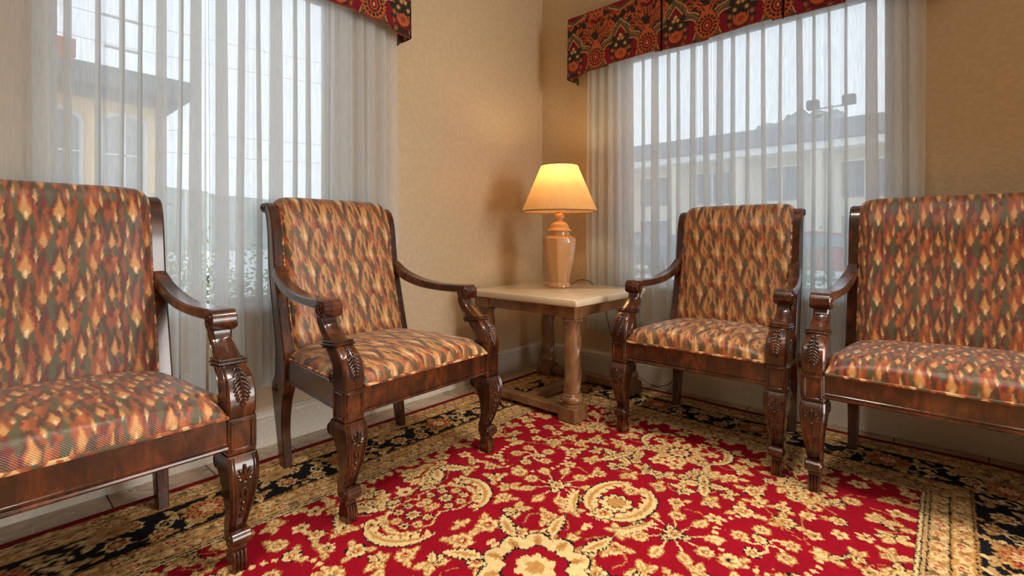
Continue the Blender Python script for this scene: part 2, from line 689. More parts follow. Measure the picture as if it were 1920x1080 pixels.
def fabric_tile(var=0):
    W, H = (.25, .17) if var == 0 else (.20, .15)
    cv = Canvas(0, 0, W, H, .00125, BROWN)
    r2 = random.Random(5)

    def flame(x, y, w, h, c, tip=None):
        # drop with a long point up and a ragged foot; wraps round the tile
        for dx in (-W, 0, W):
            for dy in (-H, 0, H):
                X, Y = x + dx, y + dy
                pts = [(X, Y + h * .62), (X + w * .22, Y + h * .25), (X + w * .5, Y), (X + w * .40, Y - h * .17), (X + w * .2, Y - h * .2),
                       (X + w * .14, Y - h * .38), (X + w * .02, Y - h * .2), (X - w * .12, Y - h * .33), (X - w * .24, Y - h * .16), (X - w * .5, Y - h * .03), (X - w * .24, Y + h * .25)]
                cv.poly(pts, c)
                if tip is not None:
                    cv.poly([(X + w * .03, Y - h * .02), (X + w * .2, Y - h * .16), (X + w * .13, Y - h * .3), (X + w * .02, Y - h * .42), (X - w * .1, Y - h * .28), (X - w * .14, Y - h * .14)], tip)
    if var == 0:
        cols, rows = 20, 4
        pal = [BROWN, RUST, OLIVE, RUST, BROWN, DRED, ORANGE, RUST, OLIVE, TAN, BROWN, RUST, OLIVE, ORANGE, DRED, RUST, BROWN]
    else:
        cols, rows = 14, 4
        pal = [RUST, OCHRE, ORANGE, BROWN, TAN, RUST, OCHRE, OLIVE, ORANGE, RUST, BROWN, ORANGE, OCHRE]
    for j in range(rows):
        for i in range(cols):
            x = (i + (.5 if j % 2 else 0)) * W / cols
            y = j * H / rows + r2.uniform(-.004, .004)
            flame(x + r2.uniform(-.001, .001), y, W / cols * 1.35, H / rows * 2.2, pal[(i * 4 + j * 7 + (i * i) % 5) % len(pal)])
    if var:
        for x, y in ((.03, .04), (.092, .034), (.062, .112), (.126, .108), (.170, .04), (.182, .116)):
            b_ = 1 if x < .15 else .6
            flame(x, y, .030 * b_, .115, OCHRE)
            flame(x + .030, y + .014, .026 * b_, .075, RUST)
            flame(x + .030, y + .006, .022 * b_, .054, OLIVE); flame(x + .027, y + .026, .007, .032, OLIVE); flame(x + .034, y + .024, .006, .028, OLIVE)
            flame(x + .031, y - .032, .015 * b_, .044, DRED)
            flame(x + .003, y - .006, .011, .065, PALE if x in (.03, .126) else TAN)
        return cv
    big = [(.035, .055), (.108, .050), (.072, .135), (.150, .140), (.185, .060), (.228, .130)]
    for k, (x, y) in enumerate(big):
        flame(x, y + .012, .034, .098, BROWN if k % 2 else RUST)
        flame(x - .012, y - .038, .016, .050, OLIVE); flame(x + .013, y - .038, .016, .050, OLIVE)
        flame(x + .001, y - .050, .013, .03, BROWN)
    for k, (x, y) in enumerate(big):
        s_ = (1, .95, .62, .72, .66, .6)[k]
        flame(x, y, .031 * s_, .088 * (s_ ** .5), ORANGE)
        flame(x + .001, y - .006, .026 * s_, .076 * (s_ ** .5), OCHRE, PALE if k in (0, 1, 3) else None)
    for x, y in ((.012, .10), (.058, .085), (.090, .165), (.130, .095), (.168, .02), (.208, .085), (.240, .035), (.018, .16), (.195, .15)):
        flame(x, y, .010, .048, OCHRE, PALE)
        flame(x + .011, y - .02, .009, .034, DRED)
    return cv


FT = (fabric_tile(0), fabric_tile(1))


def fabric_colors(u, v, var=0):
    """supersampled so the fine steps of the weave stay soft"""
    acc = 0
    for du, dv in ((-.0007, -.0005), (.0006, -.0008), (-.0004, .0008), (.0008, .0004)):
        a, b = u + du, v + dv
        if var: a = a + .12 * v
        uu = a + vnoise(b, a * .3, .005, 1) * .0022 + vnoise(a, b, .06, 3) * .008
        vv = b + vnoise(a, b * .2, .0026, 2) * .006
        acc = acc + FP[FT[var].sample(uu, vv, True)]
    return np.minimum(acc / 4 * (1.0 if var else 1.04), 245)


# ------------------------------------------------------------------ the setting
def struct(o, label=None):
    o['kind'] = 'structure'
    if label: o['label'] = label
    return o


RT = .0122                                 # top of the rug pile
WT = .16                                   # wall thickness
WA = (-2.65, -1.59, .60, 2.10)             # left window opening  x0,x1,z0,z1
WB = (-2.04, -.62, .60, 2.10)              # right window opening y0,y1,z0,z1


def wall_with_hole(name, along, hole, a0, a1):
    mb = MB()
    h0, h1, z0, z1 = hole

    def bx(p0, p1, q0, q1):
        if along == 'x': mb.box(p0, p1, 0, WT, q0, q1, .0005)
        else: mb.box(0, WT, p0, p1, q0, q1, .0005)
    bx(a0, h0, 0, CEIL); bx(h1, a1, 0, CEIL); bx(h0, h1, 0, z0); bx(h0, h1, z1, CEIL)
    return struct(mb.build(name, M_WALL, None, None))


wall_with_hole('wall_left', 'x', WA, -ROOM, WT)
wall_with_hole('wall_right', 'y', WB, -ROOM, 0)
mb = MB(); mb.box(-ROOM - WT, -ROOM, -ROOM, WT, 0, CEIL, .0005); struct(mb.build('wall_west', M_WALL, None, None))
mb = MB()        # opening added in this unseen wall to let fill light in
for a, b, c_, d in ((-ROOM - WT, -1.8, 0, CEIL), (-.3, WT, 0, CEIL), (-1.8, -.3, 0, .3), (-1.8, -.3, 2.5, CEIL)):
    mb.box(a, b, -ROOM - WT, -ROOM, c_, d, .0005)
struct(mb.build('wall_south', M_WALL, None, None))
mb = MB(); mb.box(-.62, 0, -3.5, -3.3, 0, CEIL, .0005); struct(mb.build('added_shade_wall', M_WALL, None, None))  # blocker added out of view, keeps light off the right wall
mb = MB(); mb.box(-ROOM - WT, WT, -ROOM - WT, WT, CEIL, CEIL + .1, .0005); struct(mb.build('ceiling', M_CEIL, None, None))
mb = MB(); mb.box(-ROOM - WT, WT, -ROOM - WT, WT, -.12, -.006, .0005)
floor = struct(mb.build('floor', M_GROUT, None, None))

# floor tiles: each its own object, those wholly beneath the rug are left out
RUG = (-3.45, -.125, -2.60, -.167)
T = .305
tmb = MB(); g = .002
tmb.box(g, T - g, g, T - g, -.0062, 0, .0015)
proto = tmb.build('tile', M_TILE, floor, None)
first = True
xs = [-.046 - T * k for k in range(-1, 18)]
ys = [-.206 - T * k for k in range(-1, 18)]
for x in xs:
    for y in ys:
        x0, y0 = x - T, y - T
        if x0 < -ROOM - .01 or y0 < -ROOM - .01: continue
        if x0 > RUG[0] + .02 and x0 + T < RUG[1] - .02 and y0 > RUG[2] + .02 and y0 + T < RUG[3] - .02: continue
        if first: o = proto; first = False
        else:
            o = proto.copy(); COL.objects.link(o)
        o.location = (x0, y0, 0)
        o.scale = (1, 1, 1)
        if x > 0:      # cut pieces against the walls
            o.scale.x = (0 - x0) / T
        if y > 0:
            o.scale.y = (0 - y0) / T


def baseboard(name, along, a0, a1):
    prof = [(0, 0), (-.016, 0), (-.016, .112), (-.0135, .116), (-.0135, .120), (-.016, .124), (-.0155, .134), (-.011, .143), (-.008, .146), (-.008, .152), (0, .152)]
    mb = MB()
    loops = []
    for a in (a0, a1):
        loops.append([(a, d, z) if along == 'x' else (d, a, z) for d, z in prof])
    mb.loft(loops)
    return struct(mb.build(name, M_TRIM, None, 30))


baseboard('baseboard_left', 'x', -ROOM, -.0)
baseboard('baseboard_right', 'y', -ROOM, -.0)


def window(name, along, hole):
    h0, h1, z0, z1 = hole
    f = MB()
    w = .045

    def bx(m, p0, p1, q0, q1, d0=.07, d1=.12, c=.003):
        if along == 'x': m.box(p0, p1, d0, d1, q0, q1, c)
        else: m.box(d0, d1, p0, p1, q0, q1, c)
    bx(f, h0, h0 + w, z0, z1); bx(f, h1 - w, h1, z0, z1)
    bx(f, h0 + w, h1 - w, z0, z0 + w); bx(f, h0 + w, h1 - w, z1 - w, z1)
    fo = struct(f.build(name, M_FRAME, None, 30), 'white framed window behind the sheer curtains')
    p = MB(); bx(p, h0 + w, h1 - w, z0 + w, z1 - w, .094, .098, .0005)
    p.build('pane', M_GLASS, fo, None)
    s = MB(); bx(s, h0 + .001, h1 - .001, z0, z0 + .018, -.012, .07)
    s.build('sill', M_TRIM, fo, 30)
    return fo


window('window_1', 'x', WA)
window('window_2', 'y', WB)

# ------------------------------------------------------------------ rug
RP = np.array([(142, 7, 29), (218, 188, 132), (182, 134, 76), (24, 22, 26), (166, 116, 62), (120, 12, 28), (206, 126, 92), (120, 96, 60), (186, 150, 100)], float)
RED, CREAM, GOLD, BLK, DGOLD, DRED_R, PINK_R, OLV, BEIGE = range(9)
RCX, RCY = -1.788, -1.3835


def rug_canvas():
    cv = Canvas(RUG[0], RUG[2], RUG[1] - RUG[0], RUG[3] - RUG[2], .002, RED)
    r = random.Random(3)
    occ = []

    def fl(x, y, s=.03, n=8, kind=0, out=True):
        if out: cv.flower(x, y, s * 1.1 + .002, n, BLK if r.random() < .45 else DGOLD, .25)
        cv.flower(x, y, s, n, CREAM, r.random(), .34)
        cv.flower(x, y, s * .62, n, GOLD if kind == 0 else PINK_R, r.random(), .3)
        cv.ell(x, y, s * .30, s * .30, 0, BLK if r.random() < .4 else RED)
        cv.ell(x, y, s * .18, s * .18, 0, CREAM)

    def lf(x, y, L, W, a, c=CREAM, out=True, teeth=4, bend=0.):
        if out: cv.leaf(x - .004 * math.cos(a), y - .004 * math.sin(a), L + .009, W + .004, a, BLK if out == 2 else DGOLD, teeth, .2, bend)
        cv.leaf(x, y, L, W, a, c, teeth, .42, bend)
        cv.leaf(x + L * .1 * math.cos(a), y + L * .1 * math.sin(a), L * .7, W * .34, a, GOLD, teeth, .3, bend)

    def sprig(x, y, a, s=1., n=5):
        pts = [(x, y)]
        aa = a
        for k in range(n):
            aa += r.uniform(-.25, .25)
            pts.append((pts[-1][0] + .04 * s * math.cos(aa), pts[-1][1] + .04 * s * math.sin(aa)))
        cv.stroke(pts, .0022, GOLD)
        for k in range(1, n + 1):
            px, py = pts[k]
            for sd in (-1, 1):
                q = a + sd * r.uniform(.7, 1.1)
                if r.random() < .55: lf(px, py, .052 * s, .015 * s, q)
                else:
                    fx, fy = px + .036 * s * math.cos(q), py + .036 * s * math.sin(q)
                    cv.stroke([(px, py), (fx, fy)], .0018, GOLD)
                    fl(fx, fy, .022 * s, 6)
        lf(pts[-1][0], pts[-1][1], .05 * s, .016 * s, aa)

    def arcleaf(c, rad, a0, a1, w, flip=1):
        pts = [(c[0] + rad[0] * math.cos(a0 + (a1 - a0) * t), c[1] + rad[1] * math.sin(a0 + (a1 - a0) * t)) for t in np.linspace(0, 1, 9)]
        cv.stroke(pts, [.004, w + .006, w + .006, .004], BLK)
        cv.stroke(pts, [.002, w, w, .002], CREAM)
        m = len(pts)
        for k in range(1, m - 1):
            x, y = pts[k]
            dx, dy = pts[k + 1][0] - pts[k - 1][0], pts[k + 1][1] - pts[k - 1][1]
            t = math.atan2(dy, dx)
            cv.leaf(x, y, w * 2.3, w * .6, t + flip * .9, CREAM, 2, .2)
        cv.stroke([(p[0] * .97 + c[0] * .03, p[1] * .97 + c[1] * .03) for p in pts], [.001, w * .35, w * .35, .001], GOLD)

    def oval(x, y, rx, ry, a):
        # lobed cartouche with little blossoms
        for q, c in ((1.0, CREAM), (.94, DGOLD), (.90, RED)):
            cv.flower(x, y, rx * q, 10, c, 0, .10, ry / rx, a)
        for k in range(8):
            t = 2 * math.pi * k / 8
            u, v = rx * .60 * math.cos(t), ry * .60 * math.sin(t)
            fl(x + u * math.cos(a) - v * math.sin(a), y + u * math.sin(a) + v * math.cos(a), .017, 7)
        fl(x, y, .024, 8)

    def burst(x, y, s=1., a=0.):
        for k in range(9):
            t = a + 2 * math.pi * k / 9
            u, v = x + .05 * s * math.cos(t), y + .05 * s * math.sin(t)
            cv.stroke([(x, y), (u, v), (x + .10 * s * math.cos(t + .12), y + .10 * s * math.sin(t + .12))], .0028, CREAM)
            if k % 3: lf(x + .085 * s * math.cos(t), y + .085 * s * math.sin(t), .06 * s, .019 * s, t + .1)
            else: fl(x + .105 * s * math.cos(t), y + .105 * s * math.sin(t), .025 * s, 7)
        for k in range(3):
            t = a + 2.1 * k + .4
            lf(x, y, .052 * s, .018 * s, t, CREAM, 2, 3)
        fl(x, y, .026 * s, 7)

    def beads(x, y, rx, ry, n, a0=0., a1=6.283):
        for t in np.linspace(a0, a1, n, endpoint=a1 - a0 < 6.2):
            cv.ell(x + rx * math.cos(t), y + ry * math.sin(t), .0095, .0075, t, CREAM)

    # lower half of the layout is drawn for x > RCX, y < RCY and mirrored afterwards
    def place(x, y, r_):
        occ.append((x, y, r_))
    # small fillers on the field first
    tries = 0
    pts = []
    fixed = [(-1.31, RCY, .15), (RCX, RCY, .16), (-1.395, -1.60, .15), (-1.262, -1.80 - .02, .15), (-1.79, -1.83, .15), (-.83, RCY, .12), (-1.04, -1.56, .09), (-.80, -1.78, .12), (-1.6, -2.02, .1)]
    while tries < 9000 and len(pts) < 240:
        tries += 1
        x, y = r.uniform(RCX - .02, -.575), r.uniform(-2.15, RCY + .02)
        d = r.uniform(.030, .044)
        if any((x - a) ** 2 + (y - b) ** 2 < (d + e) ** 2 * 1.22 for a, b, e in pts): continue
        if any((x - a) ** 2 + (y - b) ** 2 < (e * .95) ** 2 for a, b, e in fixed): continue
        pts.append((x, y, d))
        k = r.random()
        if k < .42:
            fl(x, y, d * .82, r.choice((6, 7, 8)), 0, r.random() < .7)
            t = r.uniform(0, 6.28)
            for q in (0, 2.2, 4.2):
                if r.random() < .6: lf(x + d * .7 * math.cos(t + q), y + d * .7 * math.sin(t + q), d * .8, d * .28, t + q)
        elif k < .75:
            t = r.uniform(0, 6.28)
            for q in (-.7, 0, .7, 2.6, -2.6):
                lf(x, y, d * 1.25, d * .36, t + q, CREAM, 1 if r.random() < .6 else 2, 3)
        else:
            cv.flower(x, y, d * .85, 5, CREAM, r.random(), .45)
            cv.flower(x, y, d * .42, 5, GOLD, r.random(), .4)
            cv.ell(x, y, d * .12, d * .12, 0, BLK)
    for _ in range(46):
        x, y = r.uniform(RCX, -.62), r.uniform(-2.1, RCY)
        t = r.uniform(0, 6.28)
        cv.stroke([(x, y), (x + .05 * math.cos(t), y + .05 * math.sin(t)), (x + .09 * math.cos(t + .6), y + .09 * math.sin(t + .6))], .0022, GOLD)
    sprig(-1.10, -1.50, -.2, 1.0, 4); sprig(-.95, -1.95, 1.2, 1.0, 5); sprig(-1.60, -1.72, -1.9, 1.0, 4); sprig(-.70, -1.62, -1.4, .9, 5)
    sprig(-1.52, -2.10, 2.8, 1.0, 5)
    for x in np.arange(-1.75, -.6, .085):
        lf(x, -2.145, .04, .014, 1.57 + r.uniform(-.5, .5))
    for y in np.arange(-2.1, -1.4, .085):
        lf(-.58, y, .04, .014, 3.14 + r.uniform(-.5, .5))
    # the large figures
    def clear(x, y, rx, ry):
        cv.ell(x, y, rx, ry, 0, RED)
    clear(-1.846 + .0, -1.83, .13, .11)
    oval(-1.72, -1.835, .105, .085, .5)
    arcleaf((-1.72, -1.835), (.15, .13), 2.4, 4.6, .018, -1)
    arcleaf((-1.72, -1.835), (.15, .13), -.6, 1.5, .018, 1)
    clear(-1.40, -1.60, .10, .10)
    burst(-1.395, -1.60, 1., .3)
    clear(-1.262, -1.82, .11, .11)
    beads(-1.262, -1.82, .145, .135, 26, .3, 5.2)
    for t in (.4, 1.7, 2.9, 4.2, 5.3):
        u, v = -1.262 + .07 * math.cos(t), -1.82 + .07 * math.sin(t)
        cv.stroke([(-1.262, -1.82), (-1.262 + .04 * math.cos(t + .5), -1.82 + .04 * math.sin(t + .5)), (u, v)], .005, CREAM)
        fl(u, v, .024, 7)
    lf(-1.262, -1.82, .05, .02, 1.0, CREAM, 2, 3)
    for k in range(4):
        lf(-1.04, -1.56, .085, .024, .4 + k * 1.55, CREAM, 2, 5)
    fl(-1.04, -1.56, .022, 6)
    arcleaf((-.78, -1.43), (.11, .13), -2.6, -.2, .014, 1)
    burst(-.80, -1.80, .85, .1)
    lf(-1.60, -2.02, .12, .032, .6, CREAM, 2, 7, .2); lf(-1.60, -2.02, .10, .03, 2.4, CREAM, 2, 6, -.2)
    # figures on the long axis (mirror halves meet at RCY)
    cv.ell(-1.31, RCY, .145, .105, 0, RED)
    arcleaf((-1.33, RCY), (.13, .095), -3.0, -.25, .021, 1)
    cv.flower(-1.36, RCY, .062, 9, BLK, 0, .25); cv.flower(-1.36, RCY, .056, 9, CREAM, 0, .25)
    cv.flower(-1.355, RCY, .036, 9, BLK, 0, .25); cv.flower(-1.355, RCY, .032, 9, GOLD, 0, .25)
    fl(-1.25, RCY, .03, 8); fl(-1.44, RCY, .034, 8)
    arcleaf((-1.33, RCY), (.19, .145), -2.7, -1.8, .014, -1)
    for k in range(7):
        t = -math.pi * k / 6
        lf(-.84 + .05 * math.cos(t), RCY + .05 * math.sin(t), .062, .02, t, CREAM, 1, 3)
    fl(-.84, RCY, .045, 10)
    cv.flower(RCX, RCY, .16, 10, BLK, 0, .16); cv.flower(RCX, RCY, .153, 10, CREAM, 0, .16)
    for k in range(10):
        t = 2 * math.pi * k / 10
        cv.leaf(RCX + .095 * math.cos(t), RCY + .095 * math.sin(t), .05, .016, t, GOLD, 3, .4)
        cv.leaf(RCX + .10 * math.cos(t), RCY + .10 * math.sin(t), .03, .005, t, DGOLD, 1, .0)
    cv.flower(RCX, RCY, .10, 8, BLK, .2, .2); cv.flower(RCX, RCY, .093, 8, RED, .2, .2)
    cv.flower(RCX, RCY, .06, 8, CREAM, .2, .3); cv.flower(RCX, RCY, .03, 8, GOLD, .2, .3)
    for t in (-.35, -1.1, -2.0, -2.8):
        lf(RCX + .15 * math.cos(t), RCY + .15 * math.sin(t), .12, .026, t - .2, CREAM, 2, 7, .25)
    # mirror the lower right quarter into the others
    ic = int(round((RCX - cv.x0) / cv.res)); jc = int(round((RCY - cv.y0) / cv.res))
    a = cv.a
    q = a[ic:, :jc]
    a[ic:, jc:jc + jc] = q[:, ::-1][:, :a.shape[1] - jc]
    right = a[ic:, :]
    n = min(ic, right.shape[0])
    a[ic - n:ic, :] = right[:n][::-1]

    # borders: distance from the edge d, running length s
    X = (cv.x0 + (np.arange(cv.nx) + .5) * cv.res)[:, None] * np.ones((1, cv.ny))
    Y = (cv.y0 + (np.arange(cv.ny) + .5) * cv.res)[None, :] * np.ones((cv.nx, 1))
    D = np.minimum(np.minimum(X - RUG[0], RUG[1] - X), np.minimum(Y - RUG[2], RUG[3] - Y))
    bands = [(.0, .030, DRED_R), (.030, .034, DGOLD), (.034, .078, BEIGE), (.078, .081, BLK), (.081, .136, GOLD), (.136, .141, BLK), (.141, .318, BLK),
             (.318, .322, GOLD), (.322, .326, BLK), (.326, .378, GOLD), (.378, .381, BLK), (.381, .425, BEIGE), (.425, .429, BLK), (.429, .440, BEIGE), (.440, .444, BLK), (.444, .452, CREAM), (.452, .456, BLK)]
    for b0, b1, c in bands:
        a[(D >= b0) & (D < b1)] = c
    # ornaments in the bands, drawn in strip coordinates along each side
    sides = [((RUG[0], RUG[3]), (1, 0), (0, -1), RUG[1] - RUG[0], -.055), ((RUG[1], RUG[3]), (0, -1), (-1, 0), RUG[3] - RUG[2], .155), ((RUG[1], RUG[2]), (-1, 0), (0, 1), RUG[1] - RUG[0], 0.)]
    for (ox, oy), (ax, ay), (bx_, by_), L, off in sides:
        A = math.atan2(ay, ax)

        def W(s_, d):
            return ox + ax * s_ + bx_ * d, oy + ay * s_ + by_ * d
        k = 0
        s_ = .05
        while s_ < L - .04:                         # narrow guards
            for d, z in ((.056, 1.), (.108, 1.15), (.352, 1.1), (.403, 1.)):
                if s_ < d or s_ > L - d: continue
                x, y = W(s_ + (.03 if d in (.108, .403) else 0), d)
                if k % 2 == 0:
                    cv.flower(x, y, .021 * z, 6, CREAM, r.random(), .3)
                    cv.flower(x, y, .014 * z, 6, DRED_R if k % 4 else DGOLD, r.random(), .3)
                    cv.flower(x, y, .010 * z, 6, PINK_R, r.random(), .3)
                    cv.ell(x, y, .004, .004, 0, CREAM)
                else:
                    cv.leaf(x - ax * .02, y - ay * .02, .045 * z, .012, A + r.uniform(-.4, .4), OLV if k % 3 == 0 else DGOLD, 3, .3)
                    cv.leaf(x, y, .034 * z, .009, A + r.uniform(1.8, 3.6), CREAM, 3, .3)
                    cv.ell(x, y, .004, .004, 0, DRED_R)
            s_ += .033
            k += 1
        for d, amp in ((.108, .018), (.352, .016)):    # scrolling vine
            pts_ = [W(q, d + amp * math.sin(q * 48)) for q in np.arange(d, L - d, .02)]
            cv.stroke(pts_, .0022, CREAM)
        # main black border
        per = .488
        c0 = .25 + off
        n = -1
        while True:
            s0 = c0 + n * per
            n += 1
            if s0 > L - .12: break
            def ok(v): return .13 < v < L - .13
            pts_ = [W(v, .228 + .052 * math.sin((v - s0) / per * 2 * math.pi * 2)) for v in np.linspace(s0, s0 + per, 26) if ok(v)]
            if len(pts_) > 3: cv.stroke(pts_, .0035, GOLD)
            for v, dd, z in ((.09, .185, 1.), (.14, .275, 1.2), (.20, .19, 1.2), (.245, .25, 1.35), (.295, .175, 1.2), (.345, .28, 1.2), (.40, .19, 1.), (.06, .285, .9), (.43, .285, .9)):
                if not ok(s0 + v): continue
                x, y = W(s0 + v, dd)
                if int(v * 1000) % 2 == 0:
                    for q in (0, 2.1, 4.1):
                        t = A + q + r.uniform(-.4, .4)
                        cv.leaf(x, y, .042 * z, .014 * z, t, CREAM if q else BEIGE, 3, .35)
                        cv.leaf(x, y, .025 * z, .005 * z, t, DGOLD, 3, .3)
                else:
                    cv.flower(x, y, .027 * z, 7, CREAM, r.random(), .3)
                    cv.flower(x, y, .019 * z, 7, DRED_R, r.random(), .3)
                    cv.flower(x, y, .014 * z, 6, GOLD, r.random(), .3)
                    cv.ell(x, y, .005, .005, 0, CREAM)
            for v in np.arange(.02, per, .041):
                if not ok(s0 + v): continue
                x, y = W(s0 + v, .162 if r.random() < .5 else .298)
                cv.leaf(x, y, .034, .011, A + r.uniform(-.9, .9) + (3.14 if r.random() < .5 else 0), BEIGE if r.random() < .6 else GOLD, 3, .3)
            for v in (.115, .37):
                if not ok(s0 + v): continue
                x, y = W(s0 + v, .235)
                pp = [(x + .034 * (1 - t * .7) * math.cos(A + t * 7), y + .034 * (1 - t * .7) * math.sin(A + t * 7)) for t in np.linspace(0, 1, 12)]
                cv.stroke(pp, .004, CREAM)
            # large pale palmette and the red rosette
            if ok(s0 + .245):
                x, y = W(s0 + .245, .165)
                cv.flower(x, y, .055, 12, BEIGE, A, .3, .7, A); cv.flower(x, y, .036, 9, GOLD, A, .3, .7, A); cv.ell(x, y, .012, .008, A, OLV)
            if ok(s0):
                x, y = W(s0, .225)
                cv.flower(x, y, .078, 14, GOLD, A, .28, .88, A)
                cv.flower(x, y, .062, 14, RED, A, .34, .88, A)
                for q in range(14):
                    t = 2 * math.pi * q / 14
                    cv.leaf(x + .03 * math.cos(t), y + .026 * math.sin(t), .026, .005, t, GOLD, 1, 0)
                cv.flower(x, y, .03, 8, CREAM, 0, .3); cv.flower(x, y, .017, 6, PINK_R, 0, .3); cv.ell(x, y, .006, .006, 0, CREAM)
    return cv


def build_rug():
    cv = rug_canvas()
    xs_ = np.concatenate([np.linspace(RUG[0], -2.56, 90, endpoint=False), np.arange(-2.56, RUG[1], .0033), [RUG[1]]])
    ys_ = np.concatenate([np.arange(RUG[2], RUG[3], .0033), [RUG[3]]])
    X, Y = np.meshgrid(xs_, ys_, indexing='ij')
    jx = vnoise(X, Y, .0045, 5) * .0085
    jy = vnoise(X, Y, .0045, 6) * .0085
    idx = cv.sample(X + jx, Y + jy)
    C = RP[idx].copy()
    tone = 1 + .10 * vnoise(X, Y, .012, 8) + .10 * vnoise(X, Y, .10, 9)
    C = C * tone[..., None]
    Z = np.full_like(X, .011) + vnoise(X, Y, .006, 4) * .0014 + np.where(idx == BLK, -.0008, 0)
    # a soft wave along the right edge, as the rug lies
    wob = .006 * np.sin(Y * 5.0) + .004 * np.sin(Y * 11 + 1)
    Xd = X + wob * np.clip((X + .6) / .475, 0, 1)
    P = np.stack([Xd, Y, Z], -1)
    o = grid_mesh('area_rug', P, M_RUG, None, C)
    tag(o, 'red and cream floral area rug with black border covering the tiled floor', 'rug')
    # binding: the thin dark red overcast edge all round
    e = MB()
    n = 120
    east = [(RUG[1] + .006 * math.sin(y * 5.0) + .004 * math.sin(y * 11 + 1), y, .006) for y in np.linspace(RUG[3], RUG[2], n)]
    path = [(RUG[0], RUG[3], .006)] + east + [(RUG[0], RUG[2], .006)]
    e.tube(path, .0058, 6)
    e.tube([(RUG[0], RUG[2], .006), (RUG[0], RUG[3], .006)], .0058, 6)
    e.build('binding', plain('rug_binding', rgb(96, 14, 26), .9, bump=.4, bscale=300), o)
    return o


build_rug()

# ------------------------------------------------------------------ chairs
PY = -.26                                   # front post centre, local y
Z_BACK_FRONT = [(.43, .225), (.50, .240), (.60, .266), (.76, .302), (.90, .322), (.97, .335), (1.01, .352)]


def stile_curves():
    F = catmull([(.225, .33), (.225, .43), (.240, .50), (.265, .60), (.302, .76), (.322, .90), (.334, .96), (.352, 1.005), (.385, 1.032), (.412, 1.030)], 5)
    B = catmull([(.30, .33), (.30, .43), (.308, .50), (.328, .60), (.358, .76), (.368, .90), (.376, .95), (.386, .985), (.398, 1.00), (.412, 1.002)], 5)
    return F, B


def front_leg(x, parent, sgn):
    mb = MB()
    # post block with sunk panel
    hw = .035
    mb.box(x - hw, x + hw, PY - .035, PY + .035, .318, .418, .003)
    for a, b, c, d in ((x - hw + .006, x + hw - .006, .402, .410), (x - hw + .006, x + hw - .006, .326, .334), (x - hw + .006, x - hw + .014, .334, .402), (x + hw - .014, x + hw - .006, .334, .402)):
        mb.box(a, b, PY - .0395, PY - .03, c, d, .0018)
    for sx in (-1, 1):
        xa = x + sx * (hw + .0035); xb = x + sx * (hw - .004)
        x0, x1 = min(xa, xb), max(xa, xb)
        for a, b, c, d in ((PY - .029, PY + .029, .402, .410), (PY - .029, PY + .029, .326, .334), (PY - .029, PY - .021, .334, .402), (PY + .021, PY + .029, .334, .402)):
            mb.box(x0, x1, a, b, c, d, .0018)
    F = catmull([(-.296, .318), (-.309, .292), (-.313, .255), (-.305, .205), (-.287, .155), (-.268, .112), (-.266, .085), (-.276, .066), (-.274, .050)], 5)
    B = catmull([(-.214, .318), (-.206, .294), (-.228, .258), (-.246, .205), (-.243, .155), (-.228, .112), (-.226, .085), (-.234, .066), (-.240, .050)], 5)
    Wd = [w[0] for w in catmull([(.037, 0), (.0385, 0), (.0365, 0), (.0315, 0), (.0265, 0), (.0228, 0), (.0215, 0), (.0195, 0), (.0175, 0)], 5)]
    mb.ribbon(F, B, x, Wd, .004)
    mb.cylx(x - .0255, x + .0255, -.276, .090, .021, 18)              # scroll toe
    mb.cylx(x - .036, x + .036, -.216, .286, .0225, 20)               # shoulder volute
    for sx in (-1, 1):
        mb.spiral(x + sx * .036, -.216, .286, .019, 1.7, 1.2, -1)
        mb.spiral(x + sx * .0255, -.276, .090, .016, 1.2, 0, 1, .0025)
    # fluted foot
    mb.loft([[(x + a * w, -.255 + b * d_, z) for a, b in ((-1, -1), (1, -1), (1, 1), (-1, 1))] for z, w, d_ in ((.056, .016, .018), (.03, .0185, .022), (.0, .018, .021))])
    for k in range(4):
        xx = x - .0135 + .009 * k
        mb.tube([(xx, -.276, .054), (xx, -.281, .03), (xx, -.280, .003)], [.004, .0055, .0045], 6)
    o = mb.build('leg', M_WOOD, parent)
    # carving on the knee
    cv = MB()
    Fz = lambda z: float(np.interp(z, [p[1] for p in F][::-1], [p[0] for p in F][::-1]))
    Wz = lambda z: float(np.interp(z, [p[1] for p in F][::-1], Wd[::-1]))
    for sx in (-1, 1):
        for off, rr in ((.007, .0030), (.014, .0022)):
            cv.tube([(x + sx * (Wz(z) - off), Fz(z) - .0005, z) for z in np.linspace(.314, .112, 16)], rr, 6)

    def petal(px, pz, L, w, a, t=.0045):
        M = Matrix(((math.cos(a), 0, -math.sin(a)), (0, 1, 0), (math.sin(a), 0, math.cos(a))))
        cx, cz = px - math.sin(a) * L * .5, pz + math.cos(a) * L * .5
        cv.ell((x + cx, Fz(cz) - .0015, cz), (w, t, L * .5), M, 8, 5)
    petal(0, .258, .040, .0055, 0, .006)
    for k, (a, L) in enumerate(((.42, .034), (.85, .027), (1.3, .020))):
        petal(-.001, .256, L, .0045, a); petal(.001, .256, L, .0045, -a)
    cv.ell((x, Fz(.250) - .002, .250), (.010, .004, .004))
    for k in range(2):
        cv.ell((x, Fz(.240 - .008 * k) - .001, .241 - .008 * k), (.009, .003, .0026))
    petal(-.004, .206, .024, .004, .12); petal(.004, .206, .024, .004, -.12)
    for k in range(3):
        z = .190 - .019 * k
        cv.ell((x, Fz(z) - .001, z), (.0058 - .0006 * k, .0045, .0066 - .0006 * k))
    cv.build('carving', M_WOOD_D, o)
    return o


